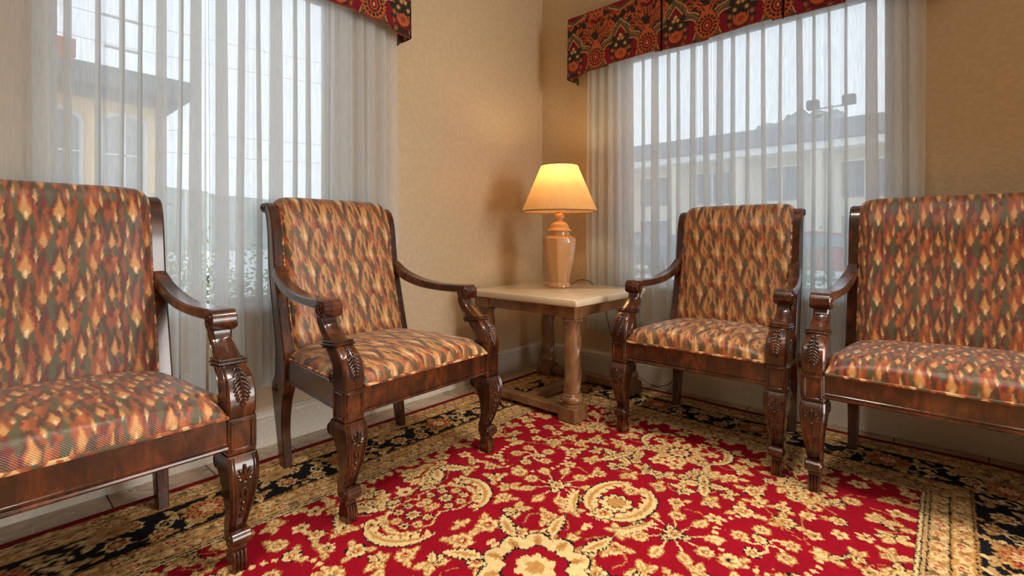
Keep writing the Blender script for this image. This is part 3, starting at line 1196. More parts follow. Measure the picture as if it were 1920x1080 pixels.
def rear_leg(x, parent):
    mb = MB()
    F = catmull([(.217, .418), (.217, .36), (.222, .31), (.243, .25), (.254, .16), (.247, .08), (.234, .0)], 5)
    B = catmull([(.303, .418), (.303, .36), (.328, .31), (.324, .25), (.309, .16), (.294, .08), (.276, .0)], 5)
    Wd = [w[0] for w in catmull([(.024, 0), (.024, 0), (.024, 0), (.022, 0), (.019, 0), (.0175, 0), (.0165, 0)], 5)]
    mb.ribbon(F, B, x, Wd)
    mb.cylx(x - .0265, x + .0265, .298, .298, .020, 18)
    for sx in (-1, 1):
        mb.spiral(x + sx * .0265, .298, .298, .017, 1.6, 2, -1, .0028)
    return mb.build('leg', M_WOOD, parent)


def arm(xf, xr, parent):
    mb = MB()
    F = catmull([(-.295, .418), (-.299, .445), (-.295, .48), (-.279, .512), (-.252, .538), (-.213, .562), (-.177, .586), (-.153, .610), (-.146, .640)], 4)
    B = catmull([(-.226, .418), (-.212, .438), (-.223, .468), (-.207, .500), (-.176, .530), (-.147, .560), (-.124, .587), (-.110, .612), (-.106, .642)], 4)
    Wd = [w[0] for w in catmull([(.034, 0), (.035, 0), (.035, 0), (.034, 0), (.031, 0), (.027, 0), (.0245, 0), (.0245, 0), (.027, 0)], 4)]
    mb.ribbon(F, B, xf, Wd, .005)
    mb.cylx(xf - .033, xf + .033, -.142, .656, .031, 26)             # front scroll
    mb.cylx(xf - .033, xf + .033, -.216, .446, .0195, 18)            # lower volute
    for sx in (-1, 1):
        mb.spiral(xf + sx * .033, -.142, .656, .027, 1.9, 3.6, sx * 1 * (1 if sx > 0 else -1), .0034)
        mb.spiral(xf + sx * .033, -.216, .446, .0165, 1.6, 2.4, -1, .003)
        # raised edge line along the support
        mb.tube([(xf + sx * (Wd[i] - .001), F[i][0] * .86 + B[i][0] * .14, F[i][1] * .86 + B[i][1] * .14) for i in range(2, len(F) - 2)], .0026, 5)
        mb.tube([(xf + sx * (Wd[i] - .001), F[i][0] * .14 + B[i][0] * .86, F[i][1] * .14 + B[i][1] * .86) for i in range(6, len(F) - 2)], .0026, 5)
    # arm rail
    Tt = catmull([(-.142, .687), (-.06, .686), (.03, .688), (.12, .699), (.20, .720), (.255, .745), (.300, .778)], 5)
    Bb = catmull([(-.112, .654), (-.055, .654), (.035, .657), (.13, .666), (.215, .686), (.275, .712), (.325, .742)], 5)
    n = len(Tt)
    X = [xf + (xr - xf) * max(0, (k / (n - 1) - .05)) / .95 for k in range(n)]
    Wr = [.031 + (.021 - .031) * (k / (n - 1)) for k in range(n)]
    mb.ribbon(Tt, Bb, X, Wr, .005)
    o = mb.build('arm', M_WOOD, parent)
    # collar and acanthus
    cv = MB()
    i0 = min(range(len(F)), key=lambda i: abs(F[i][1] - .553))
    for k, (dz, g_) in enumerate(((0, .0045), (.009, .003), (-.009, .003))):
        f = Vector((F[i0][0], F[i0][1])); b = Vector((B[i0][0], B[i0][1]))
        d = (b - f).normalized(); nrm = Vector((d.y, -d.x)) * -1
        f2 = f - d * g_ + nrm * dz; b2 = b + d * g_ + nrm * dz
        w = Wd[i0] + g_
        loop = [(xf - w, f2.x, f2.y), (xf + w, f2.x, f2.y), (xf + w, b2.x, b2.y), (xf - w, b2.x, b2.y), (xf - w, f2.x, f2.y)]
        cv.tube([p for q in range(4) for p in (loop[q], tuple(np.array(loop[q]) * .5 + np.array(loop[q + 1]) * .5))] + [loop[0]], .0042 if k == 0 else .003, 6)
    Fz = lambda z: float(np.interp(z, [p[1] for p in F], [p[0] for p in F]))
    zs = np.linspace(.540, .468, 8)
    for k, z in enumerate(zs):
        L = (.014, .020, .023, .024, .024, .022, .019, .015)[k]
        for sx in (-1, 1):
            sl = (Fz(z - .01) - Fz(z + .01)) / -.02     # dy/dz of the face
            ax = Vector((sx * .80, -sl * .6, -.60)).normalized()
            nn = Vector((0, -1, sl)).normalized()
            ay = nn.cross(ax).normalized()
            nn = ax.cross(ay)
            M = Matrix((ax, ay, nn)).transposed()
            c = Vector((xf, Fz(z), z)) + ax * L * .55 + Vector((0, -.0015, 0))
            cv.ell(c, (L * .62, .0052, .0048), M, 8, 5)
    cv.tube([(xf, Fz(z) - .003, z) for z in np.linspace(.545, .452, 10)], [.003] * 9 + [.0045], 6)
    cv.ell((xf, Fz(.450) - .002, .450), (.0075, .004, .009))
    cv.build('leaf_carving', M_WOOD_D, o)
    return o


def seat_cushion(hx, parent, seedoff):
    """domed upholstered seat; hx is the post half spacing"""
    ins = hx - .036
    na = int(2 * hx / .0028)
    nb = 230
    a = np.linspace(-1, 1, na)
    s_ = np.sign(a) * (1 - (1 - np.abs(a)) ** 1.5 * 1.0)
    s_ = .55 * a + .45 * np.sin(a * math.pi / 2)
    t = np.linspace(0, 1, nb)
    tt = .5 - .5 * np.cos(math.pi * t)
    tt = .5 * t + .5 * tt
    S, Tq = np.meshgrid(s_, tt, indexing='ij')
    y0, y1 = PY - .030, .235
    Y = y0 + (y1 - y0) * Tq
    # half width: between the posts in front, over the side rails behind them
    k = np.clip((Y - (PY + .030)) / .02, 0, 1)
    k = k * k * (3 - 2 * k)
    side = (hx - .005) + (hx - .050 - (hx - .005)) * np.clip((Y - PY) / .5, 0, 1)
    hwid = ins * (1 - k) + np.minimum(side, hx - .002) * k
    X = S * hwid
    H = .078 if hx < .5 else .088
    e = (1 - np.abs(S) ** (7 if hx < .5 else 12)) * (1 - np.abs(2 * Tq - 1) ** 9)
    dome = .62 * np.clip(e, 0, 1) ** .42 + .38 * (1 - S ** 2) ** .8 * np.clip(4 * Tq * (1 - Tq) * 1.0, 0, 1) ** .6
    Z = .424 + H * dome
    # front edge bulges a little over the rail
    Y = Y - .010 * np.exp(-((Tq) / .05) ** 2) * 0 - .008 * np.sin(math.pi * np.clip(Tq / .08, 0, 1)) * (1 - S ** 8)
    P = np.stack([X, Y, Z], -1)
    dl = np.linalg.norm(np.diff(P, axis=1), axis=2)
    V = np.concatenate([np.zeros((na, 1)), np.cumsum(dl, 1)], 1)
    U = X * 1.02 + seedoff
    C = fabric_colors(U, V * 1.0 + .03, 1 if hx < .5 else 0)
    o = grid_mesh('seat_cushion', P, M_FABRIC, parent, C)
    # piping round the foot of the cushion
    mb = MB()
    ring = [tuple(P[i, 0] + np.array([0, -.003, -.003])) for i in range(0, na, 6)] + [tuple(P[-1, j] + np.array([.002, 0, -.003])) for j in range(0, nb, 8)] + \
           [tuple(P[i, -1]) for i in range(na - 1, 0, -8)] + [tuple(P[0, j] + np.array([-.002, 0, -.003])) for j in range(nb - 1, -1, -8)]
    mb.tube(ring, .0052, 6)
    mb.build('piping', M_PIPING, o)
    # dust cover closing the cushion from below
    mb = MB()
    mb.box(-hx + .045, hx - .045, PY, .225, .405, .432, .004)
    mb.build('seat_board', M_WOOD, o)
    return o


def backrest(hxr, parent, seedoff):
    """upholstered back between the stiles; rolls over the top"""
    w = hxr - .017
    path = catmull([(.232, .425), (.242, .50), (.266, .60), (.285, .68), (.303, .76), (.316, .83), (.325, .90), (.336, .96), (.353, 1.004), (.380, 1.030), (.408, 1.026), (.420, 1.004), (.414, .978),
                    (.404, .95), (.392, .90), (.378, .76), (.350, .60), (.328, .50), (.318, .425)], 14)
    P2 = np.array(path)
    seg = np.concatenate([[0], np.cumsum(np.linalg.norm(np.diff(P2, axis=0), axis=1))])
    L = seg[-1]
    nfine = int(.86 / .0035)
    sv = np.concatenate([np.linspace(0, .72, int(.72 / .0028)), np.linspace(.72, L, 50)[1:]])
    py = np.interp(sv, seg, P2[:, 0]); pz = np.interp(sv, seg, P2[:, 1])
    dy = np.gradient(py, sv); dz = np.gradient(pz, sv)
    ln = np.hypot(dy, dz)
    ny, nz = -dz / ln, dy / ln                     # outward normal
    na = int(2 * w / .0028)
    a = np.linspace(-1, 1, na)
    s_ = .6 * a + .4 * np.sin(a * math.pi / 2)
    bulge = np.clip(1 - np.abs(s_) ** (10 if w < .4 else 22), 0, 1) ** .5
    S, SV = np.meshgrid(s_, sv, indexing='ij')
    amp = .030 * np.clip(1 - (SV - .72) / .12, .25, 1)
    off = amp * bulge[:, None]
    X = S * w
    P = np.stack([X, py[None, :] + ny[None, :] * off, pz[None, :] + nz[None, :] * off], -1)
    C = fabric_colors(X + seedoff + .1, SV + .01, 1 if w < .4 else 0)
    o = grid_mesh('backrest', P, M_FABRIC, parent, C)
    for sx in (0, -1):
        mb = MB()
        m_ = int(.72 / .0028)
        line = [tuple(P[sx, j] + np.array([0, -.003 if j < m_ * .85 else 0, .001])) for j in range(0, len(sv), 7)]
        mb.tube(line, .0045, 6)
        mb.build('piping', M_PIPING, o)
    return o


def chair(name, hx, loc, rz, off):
    root = empty(name, (loc[0], loc[1], RT), rz)
    hr = hx - .0475
    legs = []
    for sx in (-1, 1):
        front_leg(sx * hx, root, sx)
        rear_leg(sx * hr, root)
        arm(sx * hx, sx * (hr + .004), root)
        F, B = stile_curves()
        mb = MB()
        n = len(F)
        mb.ribbon(F, B, sx * hr, .0225, .004)
        mb.cylx(sx * hr - .0245, sx * hr + .0245, .408, 1.012, .0195, 18)
        for s2 in (-1, 1):
            mb.spiral(sx * hr + s2 * .0245, .408, 1.012, .016, 1.5, 2, -1, .0028)
            for fr in (.12, .88):
                mb.tube([(sx * hr + s2 * .0225, F[i][0] * (1 - fr) + B[i][0] * fr, F[i][1] * (1 - fr) + B[i][1] * fr) for i in range(3, n - 6)], .002, 5)
        mb.build('stile', M_WOOD, root)
    mb = MB()
    mb.box(-hx + .034, hx - .034, PY - .029, PY - .004, .336, .422, .003)
    mb.tube([(-hx + .034, PY - .030, .341), (hx - .034, PY - .030, .341)], .0062, 8)
    mb.tube([(-hx + .034, PY - .029, .352), (hx - .034, PY - .029, .352)], .003, 6)
    for sx in (-1, 1):
        mb.beam((sx * hx * 1.0, PY + .03, .379), (sx * hr, .225, .379), .026, .086)
        mb.tube([(sx * (hx + .012), PY + .034, .341), (sx * (hr + .012), .222, .341)], .0058, 8)
    mb.box(-hr, hr, .262, .288, .336, .42, .003)
    mb.build('seat_frame', M_WOOD, root)
    mb = MB()
    mb.box(-hr, hr, .352, .372, .90, .96, .003)
    mb.build('back_rail', M_WOOD, root)
    seat_cushion(hx, root, off)
    backrest(hr, root, off + .05)
    return root


AX, LX = .3225, .6225
c1 = chair('armchair', AX, (-1.697, -.534), R(2.2), .0)
tag(c1, 'carved wooden armchair left of the lamp table, in flame patterned upholstery', 'chair', 'carved wooden armchairs with patterned upholstery')
c2 = copy_tree(c1)
c2.location = (-.524, -1.409, RT)
c2.rotation_euler = (0, 0, R(-88.8))
tag(c2, 'carved wooden armchair right of the lamp table, before the right window', 'chair', 'carved wooden armchairs with patterned upholstery')
l1 = chair('loveseat', LX, (-2.330 - LX, -.5365), R(.8), .13)
tag(l1, 'wide upholstered loveseat with carved arm at the left edge of the photo', 'loveseat', 'carved wooden loveseats with patterned upholstery')
l2 = copy_tree(l1)
l2.location = (-.818 + .26, -1.866 - LX, RT)
l2.rotation_euler = (0, 0, R(-90.3))
tag(l2, 'wide upholstered loveseat with carved arm at the right edge of the photo', 'loveseat', 'carved wooden loveseats with patterned upholstery')

# ------------------------------------------------------------------ side table
TX0, TX1, TY0, TY1, TZ = -.91, -.19, -.92, -.18, .610
tb = empty('side_table', (-.55, -.55, RT))
tag(tb, 'square side table with cream top and spiral column legs in the corner', 'table')


def tl(x, y): return x + .55, y + .55


mb = MB()
x0, y0 = tl(TX0, TY0); x1, y1 = tl(TX1, TY1)
zt = TZ - RT


def rrect(i, z, r=.012):
    pts = []
    for cx, cy, a0 in ((x1 - r - i, y1 - r - i, 0), (x0 + r + i, y1 - r - i, 90), (x0 + r + i, y0 + r + i, 180), (x1 - r - i, y0 + r + i, 270)):
        for k in range(5):
            a = R(a0 + k * 22.5)
            pts.append((cx + r * math.cos(a), cy + r * math.sin(a), z))
    return pts


mb.loft([rrect(.010, zt - .038), rrect(.002, zt - .033), rrect(0, zt - .026), rrect(0, zt - .012), rrect(.003, zt - .004), rrect(.010, zt)])
mb.build('table_top', M_TOP, tb, 30)
mb = MB()
bz0, bz1 = zt - .038 - .062, zt - .038
lx = [TX0 + .075, TX1 - .075]; ly = [TY0 + .075, TY1 - .075]
for X in (lx[0], lx[1]):
    a, b = tl(X, 0)[0], 0
    mb.box(a - .036, a + .036, tl(0, ly[0])[1], tl(0, ly[1])[1], bz0 + .008, bz1, .003)
for Y in (ly[0], ly[1]):
    b = tl(0, Y)[1]
    mb.box(tl(lx[0], 0)[0], tl(lx[1], 0)[0], b - .036, b + .036, bz0 + .0085, bz1, .003)
mb.build('apron', M_TABLE, tb)
for X in lx:
    for Y in ly:
        a, b = tl(X, Y)
        mb = MB()
        mb.box(a - .05, a + .05, b - .05, b + .05, bz0, bz1 - .0005, .004)
        mb.lathe([(.045, bz0 - .014), (.050, bz0 - .010), (.050, bz0 - .005), (.046, bz0)], a, b, 28)
        # spiral column
        prof = []
        z0_, z1_ = .128, bz0 - .014
        nz_ = 80
        loops = []
        for i in range(nz_ + 1):
            z = z0_ + (z1_ - z0_) * i / nz_
            L = []
            for k in range(60):
                th = 2 * math.pi * k / 60
                ph = (th * 3 - (z - z0_) * 36.0) % (2 * math.pi)
                u = abs(ph / (2 * math.pi) * 2 - 1)          # 1 on the crest between two hollows
                r_ = .0395 + .0068 * u ** 4
                L.append((a + r_ * math.cos(th), b + r_ * math.sin(th), z))
            loops.append(L)
        mb.loft(loops)
        mb.lathe([(.048, .070), (.052, .074), (.052, .080), (.046, .084), (.051, .090), (.055, .100), (.054, .110), (.049, .118), (.045, .122), (.047, .127), (.043, .131)], a, b, 28)
        mb.box(a - .054, a + .054, b - .054, b + .054, .0, .072, .006)
        mb.build('leg', M_TABLE, tb)
mb = MB()
for X in lx:
    a = tl(X, 0)[0]
    mb.box(a - .03, a + .03, tl(0, ly[0])[1] + .05, tl(0, ly[1])[1] - .05, .018, .060, .005)
mb.box(tl(lx[0], 0)[0] + .028, tl(lx[1], 0)[0] - .028, -.03, .03, .0175, .0595, .005)
mb.build('stretcher', M_TABLE, tb)

# ------------------------------------------------------------------ lamp
LP = (-.455, -.487)
lamp = empty('table_lamp', (LP[0], LP[1], TZ + .0005))
tag(lamp, 'lit ceramic table lamp with pleated cream shade on the side table', 'lamp')
z = lambda a: a - TZ


def octa(a, i):
    k = math.pi / 4
    b = ((a + .25) % k) - k / 2
    m = math.cos(k / 2) / math.cos(b)
    f = OCT[i]
    return 1 * (1 - f) + m * 1.03 * f


prof = [(.066, 0), (.0685, .005), (.067, .014), (.060, .022), (.057, .030), (.062, .055), (.072, .11), (.083, .17), (.091, .22), (.0955, .262), (.0965, .283), (.094, .292), (.082, .300), (.070, .306), (.062, .310), (.061, .328)]
OCT = [.0, .0, .0, .3, .9, 1, 1, 1, 1, 1, 1, .7, .3, 0, 0, 0]
mb = MB()
mb.lathe(prof, 0, 0, 64, octa)
mb.build('base', M_CERAMIC, lamp, 24)
mb = MB()
mb.lathe([(.060, .326), (.071, .331), (.073, .337), (.069, .343), (.060, .349), (.057, .358), (.053, .371), (.043, .382), (.028, .389), (.020, .393), (.0185, .398), (.026, .405), (.0295, .417), (.028, .428), (.020, .438), (.012, .443)], 0, 0, 40)
mb.build('lid', M_CERAMIC, lamp)
mb = MB()
mb.lathe([(.016, .440), (.017, .446), (.012, .452), (.006, .456), (.006, .52), (.017, .522), (.017, .565), (.010, .57)], 0, 0, 16)
mb.build('socket', plain('brass', rgb(190, 150, 80), .3, .9), lamp)
mb = MB()
mb.ell((0, 0, .605), (.030, .030, .042), None, 16, 10)
bulb_m, nt_, b_ = new_mat('glowing_bulb')
b_.inputs['Emission Color'].default_value = (1, .72, .36, 1)
b_.inputs['Emission Strength'].default_value = 8
bulb = mb.build('bulb', bulb_m, lamp)
pl = light('lamp_light', 'POINT', (LP[0], LP[1], TZ + .66), 6, (1.0, .68, .34), .03)
# pleated shade: radius ripples
zb, ztp = z(1.060), z(1.333)
rb, rt = .222, .107
mb = MB()
NP = 120
loops = []
for i in range(13):
    t = i / 12
    r_ = rb + (rt - rb) * t
    L = []
    for k in range(NP * 4):
        a = 2 * math.pi * k / (NP * 4)
        q = r_ + .0026 * (1 if k % 4 in (0, 1) else -1) * (1 - .3 * t)
        L.append((q * math.cos(a), q * math.sin(a), zb + (ztp - zb) * t))
    loops.append(L)
mb.loft(loops, cap=False)
sh = mb.build('lamp_shade', M_SHADE, lamp, 60)
M_STRIM = plain('shade_trim', rgb(150, 104, 66), .7)
for rr, zz in ((rb, zb), (rt, ztp)):
    mb = MB()
    P_ = [(rr * math.cos(a), rr * math.sin(a), zz) for a in np.linspace(0, 2 * math.pi, 61)]
    mb.tube(P_, .0036, 6, False)
    mb.build('shade_trim', M_STRIM, sh)
mb = MB()
for k in range(3):
    a = k * 2 * math.pi / 3
    mb.tube([(0, 0, ztp - .012), (rt * math.cos(a), rt * math.sin(a), ztp - .002)], .0016, 5)
mb.tube([(.0, .0, .57), (.036, 0, .60), (.034, 0, .66), (0, 0, ztp - .01)], .0014, 5)
mb.build('harp', bpy.data.materials['brass'], lamp)

mb = MB()
mb.tube(catmull([(-.385, -.505, TZ + .010), (-.345, -.515, TZ + .016), (-.30, -.52, TZ + .032), (-.24, -.53, TZ + .030), (-.195, -.545, TZ + .012), (-.168, -.56, TZ - .03), (-.150, -.60, .50), (-.145, -.64, .36),
                 (-.12, -.68, .20), (-.085, -.74, .09), (-.06, -.80, .05), (-.045, -.87, .013), (-.04, -.93, .012), (-.035, -.99, .040), (-.026, -1.03, .10), (-.024, -1.10, .16), (-.022, -1.2, .24)], 8), .0024, 6)
tag(mb.build('lamp_cord', M_BLACK, None), 'thin black electric cord trailing from the lamp behind the side table', 'cord')

# ------------------------------------------------------------------ valances
VP = np.array([(60, 34, 26), (120, 14, 32), (182, 92, 48), (92, 78, 52), (206, 156, 100), (46, 36, 32), (150, 66, 38)], float)
V_BG, V_RED, V_OR, V_OL, V_BE, V_BK, V_RU = range(7)


def valance_canvas():
    W, H = .35, .40
    cv = Canvas(-W, 0, 3 * W, H, .0015, V_BK)
    r = random.Random(9)

    def sym(f, cx):
        f(cx, 1); f(cx, -1)
    for cx in (-W / 2, W / 2, 3 * W / 2):
        # leaf scrolls between figures
        for sg in (-1, 1):
            for k in range(40):
                t = r.random()
                x = cx + sg * (.02 + .14 * r.random()); y = .17 + .23 * r.random()
                cv.leaf(x, y, .042, .011, r.uniform(0, 6.28), V_OR if r.random() < .6 else V_RU, 3, .5)
            for k in range(8):
                x = cx + sg * .155 * r.random(); y = .40 * r.random()
                cv.ell(x, y, .008, .008, 0, V_OL)
        # ogee arch around a red ground
        for sg in (-1, 1):
            arch = [(cx + sg * .155, .02), (cx + sg * .118, .06), (cx + sg * .132, .12), (cx + sg * .105, .16), (cx + sg * .062, .178), (cx + sg * .052, .215), (cx, .272)]
            cv.stroke(arch, .022, V_OL)
            cv.stroke([(cx + (x - cx) * 1.15, y + .013) for x, y in arch], .0026, V_BE)
            for q in np.linspace(0, 1, 22):
                i = q * (len(arch) - 1)
                a_, b_ = arch[int(i)], arch[min(int(i) + 1, len(arch) - 1)]
                f = i - int(i)
                cv.ell(a_[0] * (1 - f) + b_[0] * f, a_[1] * (1 - f) + b_[1] * f + .004, .0028, .0028, 0, V_BE)
        cv.poly([(cx - .10, .03), (cx - .112, .075), (cx - .112, .125), (cx - .088, .145), (cx - .05, .150), (cx - .04, .19), (cx, .245), (cx + .04, .19), (cx + .05, .150), (cx + .088, .145), (cx + .112, .125), (cx + .112, .075), (cx + .10, .03)], V_RED)
        for sg in (-1, 1):
            cv.stroke([(cx + sg * .10, .03), (cx + sg * .114, .075), (cx + sg * .113, .125), (cx + sg * .088, .147), (cx + sg * .05, .152), (cx + sg * .04, .19), (cx, .247)], .0026, V_BE)
        # vase bouquet
        cv.flower(cx, .12, .085, 9, V_BK, 1.57, .35)
        cv.flower(cx, .075, .034, 8, V_OR, 0, .2); cv.flower(cx, .075, .018, 6, V_RU, 0, .3)
        cv.stroke([(cx - .036, .1), (cx - .03, .06), (cx, .045), (cx + .03, .06), (cx + .036, .1)], .004, V_OR)
        for sg in (-1, 1):
            for dx, dy in ((.03, .13), (.055, .10), (.06, .055), (.045, .02), (.012, .165)):
                cv.flower(cx + sg * dx, dy, .017, 6, V_OL, r.random(), .4)
                cv.flower(cx + sg * dx, dy, .010, 5, V_OR if dx > .04 else V_BE, r.random(), .4)
        cv.flower(cx, .185, .013, 6, V_BE, 0, .4)
        # inverted half figure at the top
        cv.poly([(cx - .10, .40), (cx - .075, .37), (cx - .04, .355), (cx, .335), (cx + .04, .355), (cx + .075, .37), (cx + .10, .40)], V_OL)
        cv.poly([(cx - .08, .40), (cx - .055, .383), (cx, .362), (cx + .055, .383), (cx + .08, .40)], V_RED)
        for sg in (-1, 1):
            cv.stroke([(cx, .338), (cx + sg * .04, .357), (cx + sg * .075, .372), (cx + sg * .10, .40)], .0026, V_BE)
    for cx in (-W, 0, W, 2 * W):
        # pierced teardrop medallion
        for q, c in ((1.12, V_BK), (1., V_OR)):
            cv.poly([(cx + q * .063 * math.sin(t) * (1 - .25 * max(0, -math.cos(t))), .092 + q * (-.066 * math.cos(t) + (.045 * max(0, -math.cos(t)) ** 3))) for t in np.linspace(0, 6.283, 40)[:-1]], c)
        for k in range(15):
            t = 2 * math.pi * k / 15
            cv.ell(cx + .046 * math.sin(t), .092 - .050 * math.cos(t), .0068, .009, -t, V_BK)
        cv.ell(cx, .092, .032, .038, 0, V_RED); cv.ell(cx, .092, .027, .033, 0, V_BK)
        cv.ell(cx, .092, .021, .027, 0, V_OR); cv.ell(cx, .092, .015, .020, 0, V_RED); cv.ell(cx, .092, .006, .010, 0, V_BE)
        for k in range(26):
            t = 2 * math.pi * k / 26
            cv.ell(cx + .066 * math.sin(t), .092 - .069 * math.cos(t), .0045, .0045, 0, V_OR)
        for sg in (-1, 1):
            for x_, y_, a_, L_ in ((.01, .17, 1.0, .06), (.02, .20, .6, .07), (.04, .23, 1.2, .07), (.015, .25, 1.5, .08), (.06, .26, .7, .06), (.03, .30, 1.3, .07), (.07, .21, .2, .05)):
                cv.leaf(cx + sg * x_, y_, L_, .018, math.pi / 2 - sg * (math.pi / 2 - a_), V_OR, 5, .55)
                cv.leaf(cx + sg * x_, y_, L_ * .8, .004, math.pi / 2 - sg * (math.pi / 2 - a_), V_BK, 1, 0)
            cv.flower(cx + sg * .022, .325, .018, 8, V_RED, 0, .15)
            cv.stroke([(cx + sg * .10, .03), (cx + sg * .075, .01), (cx + sg * .11, .0)], .0028, V_BE)
            cv.ell(cx + sg * .095, .045, .020, .028, 0, V_RED)
        cv.poly([(cx - .06, .40), (cx - .045, .36), (cx, .325), (cx + .045, .36), (cx + .06, .40)], V_OR)
        for dx, dy in ((-.03, .385), (0, .385), (.03, .385), (-.015, .362), (.015, .362), (0, .344)):
            cv.ell(cx + dx, dy, .006, .007, 0, V_BK)
    return cv, W


VC, VW = valance_canvas()


def valance(name, along, a_end, a_far, label, z0=1.980, z1=2.366, depth=.128):
    """a_end: the end near the room corner; a_far: the other end (more negative)"""
    root = empty(name, ((a_end + a_far) / 2, -.001, z0) if along == 'x' else (-.001, (a_end + a_far) / 2, z0))
    tag(root, label, 'valance', 'patterned fabric valances above the windows')
    c = (a_end + a_far) / 2
    res = .003
    A = np.arange(a_far, a_end + 1e-6, res)
    V = np.linspace(0, 1, int((z1 - z0) / res))
    AA, VV = np.meshgrid(A, V, indexing='ij')
    dist = a_end - AA
    d2 = np.minimum(dist, AA - a_far)
    tail = np.clip(1 - d2 / .16, 0, 1)
    bottom = z0 - .022 * np.clip(tail * 2.0, 0, 1) ** 1.2 - .004 * np.sin(AA * 9)
    bottom = bottom + .010 * (np.floor(dist / .31) % 2)
    ZZ = bottom + (z1 - bottom) * VV
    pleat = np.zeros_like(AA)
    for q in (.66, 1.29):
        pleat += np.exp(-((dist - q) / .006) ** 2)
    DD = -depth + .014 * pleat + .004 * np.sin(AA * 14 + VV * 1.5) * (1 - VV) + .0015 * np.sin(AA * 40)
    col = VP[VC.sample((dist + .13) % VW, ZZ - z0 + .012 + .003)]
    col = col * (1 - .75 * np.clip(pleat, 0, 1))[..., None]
    edge = (VV < .022) | (VV > .985)
    col[edge] = VP[V_RU] * .8
    if along == 'x': P = np.stack([AA - c, DD, ZZ - z0], -1)
    else: P = np.stack([DD, AA - c, ZZ - z0], -1)
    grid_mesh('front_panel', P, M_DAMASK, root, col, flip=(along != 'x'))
    for e in (a_end, a_far):
        D = np.linspace(-depth, 0, 42)
        DD2, VV2 = np.meshgrid(D, V, indexing='ij')
        bt = z0 - .022 - .014 * (DD2 + depth) / depth
        ZZ2 = bt + (z1 - bt) * VV2
        col2 = VP[VC.sample((DD2 + .3) % VW, ZZ2 - z0 + .03)]
        a_ = np.full_like(DD2, e - c) + .006 * np.sin(DD2 * 40) * (1 - VV2)
        P = np.stack([a_, DD2, ZZ2 - z0], -1) if along == 'x' else np.stack([DD2, a_, ZZ2 - z0], -1)
        grid_mesh('return_panel', P, M_DAMASK, root, col2)
    mb = MB()
    L = (a_end - a_far) / 2 - .006
    if along == 'x': mb.box(-L, L, -depth + .008, 0, z1 - z0 - .024, z1 - z0 - .004)
    else: mb.box(-depth + .008, 0, -L, L, z1 - z0 - .024, z1 - z0 - .004)
    mb.build('board', M_TRIM, root)
    return root


valance('valance', 'x', -1.272, -3.08, 'dark red and orange damask valance over the left window', 1.965)
valance('valance', 'y', -.318, -2.20, 'dark red and orange damask valance over the right window', 1.985)


# ------------------------------------------------------------------ sheer curtains
def curtain(along, a0, a1, folds, label, hem=.30, top=2.33, seed=1, dep=-.056, taper=0.):
    """panel from a0 to a1 (increasing); folds = [(centre, width)] triple-layer pleats"""
    r = random.Random(seed)
    fo = sorted(folds)
    root_a = (a0 + a1) / 2
    ctrl = []
    x = a0
    cps = []                 # (a, depth, fold strength, fold centre)
    cps.append((a0, 0., 0, 0))

    def wavy(xa, xb):
        n = max(1, int((xb - xa) / .045))
        for i in range(n):
            q = xa + (xb - xa) * (i + .5 + r.uniform(-.2, .2)) / n
            cps.append((q, r.uniform(-.011, .011), 0, 0))
    prev = a0
    for c, w in fo:
        wavy(prev, c - w / 2 - .004)
        h = w / 2
        cps.append((c - h * .9, -.002, 0, 0))
        cps.append((c + h * .6, -.012, 1, c)); cps.append((c + h, -.006, 1, c)); cps.append((c + h * .6, .002, 1, c))
        cps.append((c - h * .6, .000, 1, c)); cps.append((c - h, .006, 1, c)); cps.append((c - h * .6, .012, 1, c))
        cps.append((c + h * .9, .008, 0, 0))
        prev = c + w / 2 + .004
    wavy(prev, a1)
    cps.append((a1, 0., 0, 0))
    m = len(cps)
    base = np.array([(q[0], q[1]) for q in cps])
    st = np.array([q[2] for q in cps]); fc = np.array([q[3] for q in cps])
    nz_ = 46
    zs = np.concatenate([np.linspace(top, hem + .05, nz_), np.linspace(hem + .045, hem, 4)])
    ph = np.array([r.uniform(0, 6.28) for _ in range(m)])
    drift = np.array([r.uniform(-1, 1) for _ in range(m)])
    # neighbours in one fold share their drift
    for i in range(1, m):
        if st[i] and st[i - 1]: drift[i] = drift[i - 1]; ph[i] = ph[i - 1]
    rows = []
    for z_ in zs:
        t = (top - z_) / (top - hem)
        Q = base.copy()
        Q[:, 0] += drift * .012 * t + .003 * np.sin(ph + z_ * 3.1) * t
        wid = .75 + .35 * t
        Q[:, 0] = np.where(st > 0, fc + (Q[:, 0] - fc) * wid, Q[:, 0])
        Q[:, 1] = Q[:, 1] * (.75 + .75 * t) + .006 * np.sin(z_ * 2 + ph * .2) * t
        Q[0, 0], Q[-1, 0] = a0 + .004 * math.sin(z_ * 2.2), a1 + .004 * math.sin(z_ * 2.2) - taper * t
        rows.append(catmull(Q, 5))
    A = np.array(rows)                    # (z, pts, 2)
    Zg = np.repeat(zs[:, None], A.shape[1], 1)
    if along == 'x': P = np.stack([A[..., 0] - root_a, A[..., 1] + 0, Zg - hem], -1)
    else: P = np.stack([A[..., 1] + 0, A[..., 0] - root_a, Zg - hem], -1)
    o = grid_mesh('sheer_curtain', P, M_SHEER)
    o.location = (root_a, dep, hem) if along == 'x' else (dep, root_a, hem)
    tag(o, label, 'curtain', 'sheer white curtain panels')
    # doubled hem, a part
    hz = zs <= hem + .10
    Ph = P[-12:].copy()
    Ph = P[hz].copy()
    Ph[..., 1 if along == 'x' else 0] -= .0025
    grid_mesh('hem', Ph, M_SHEER, o)
    return o


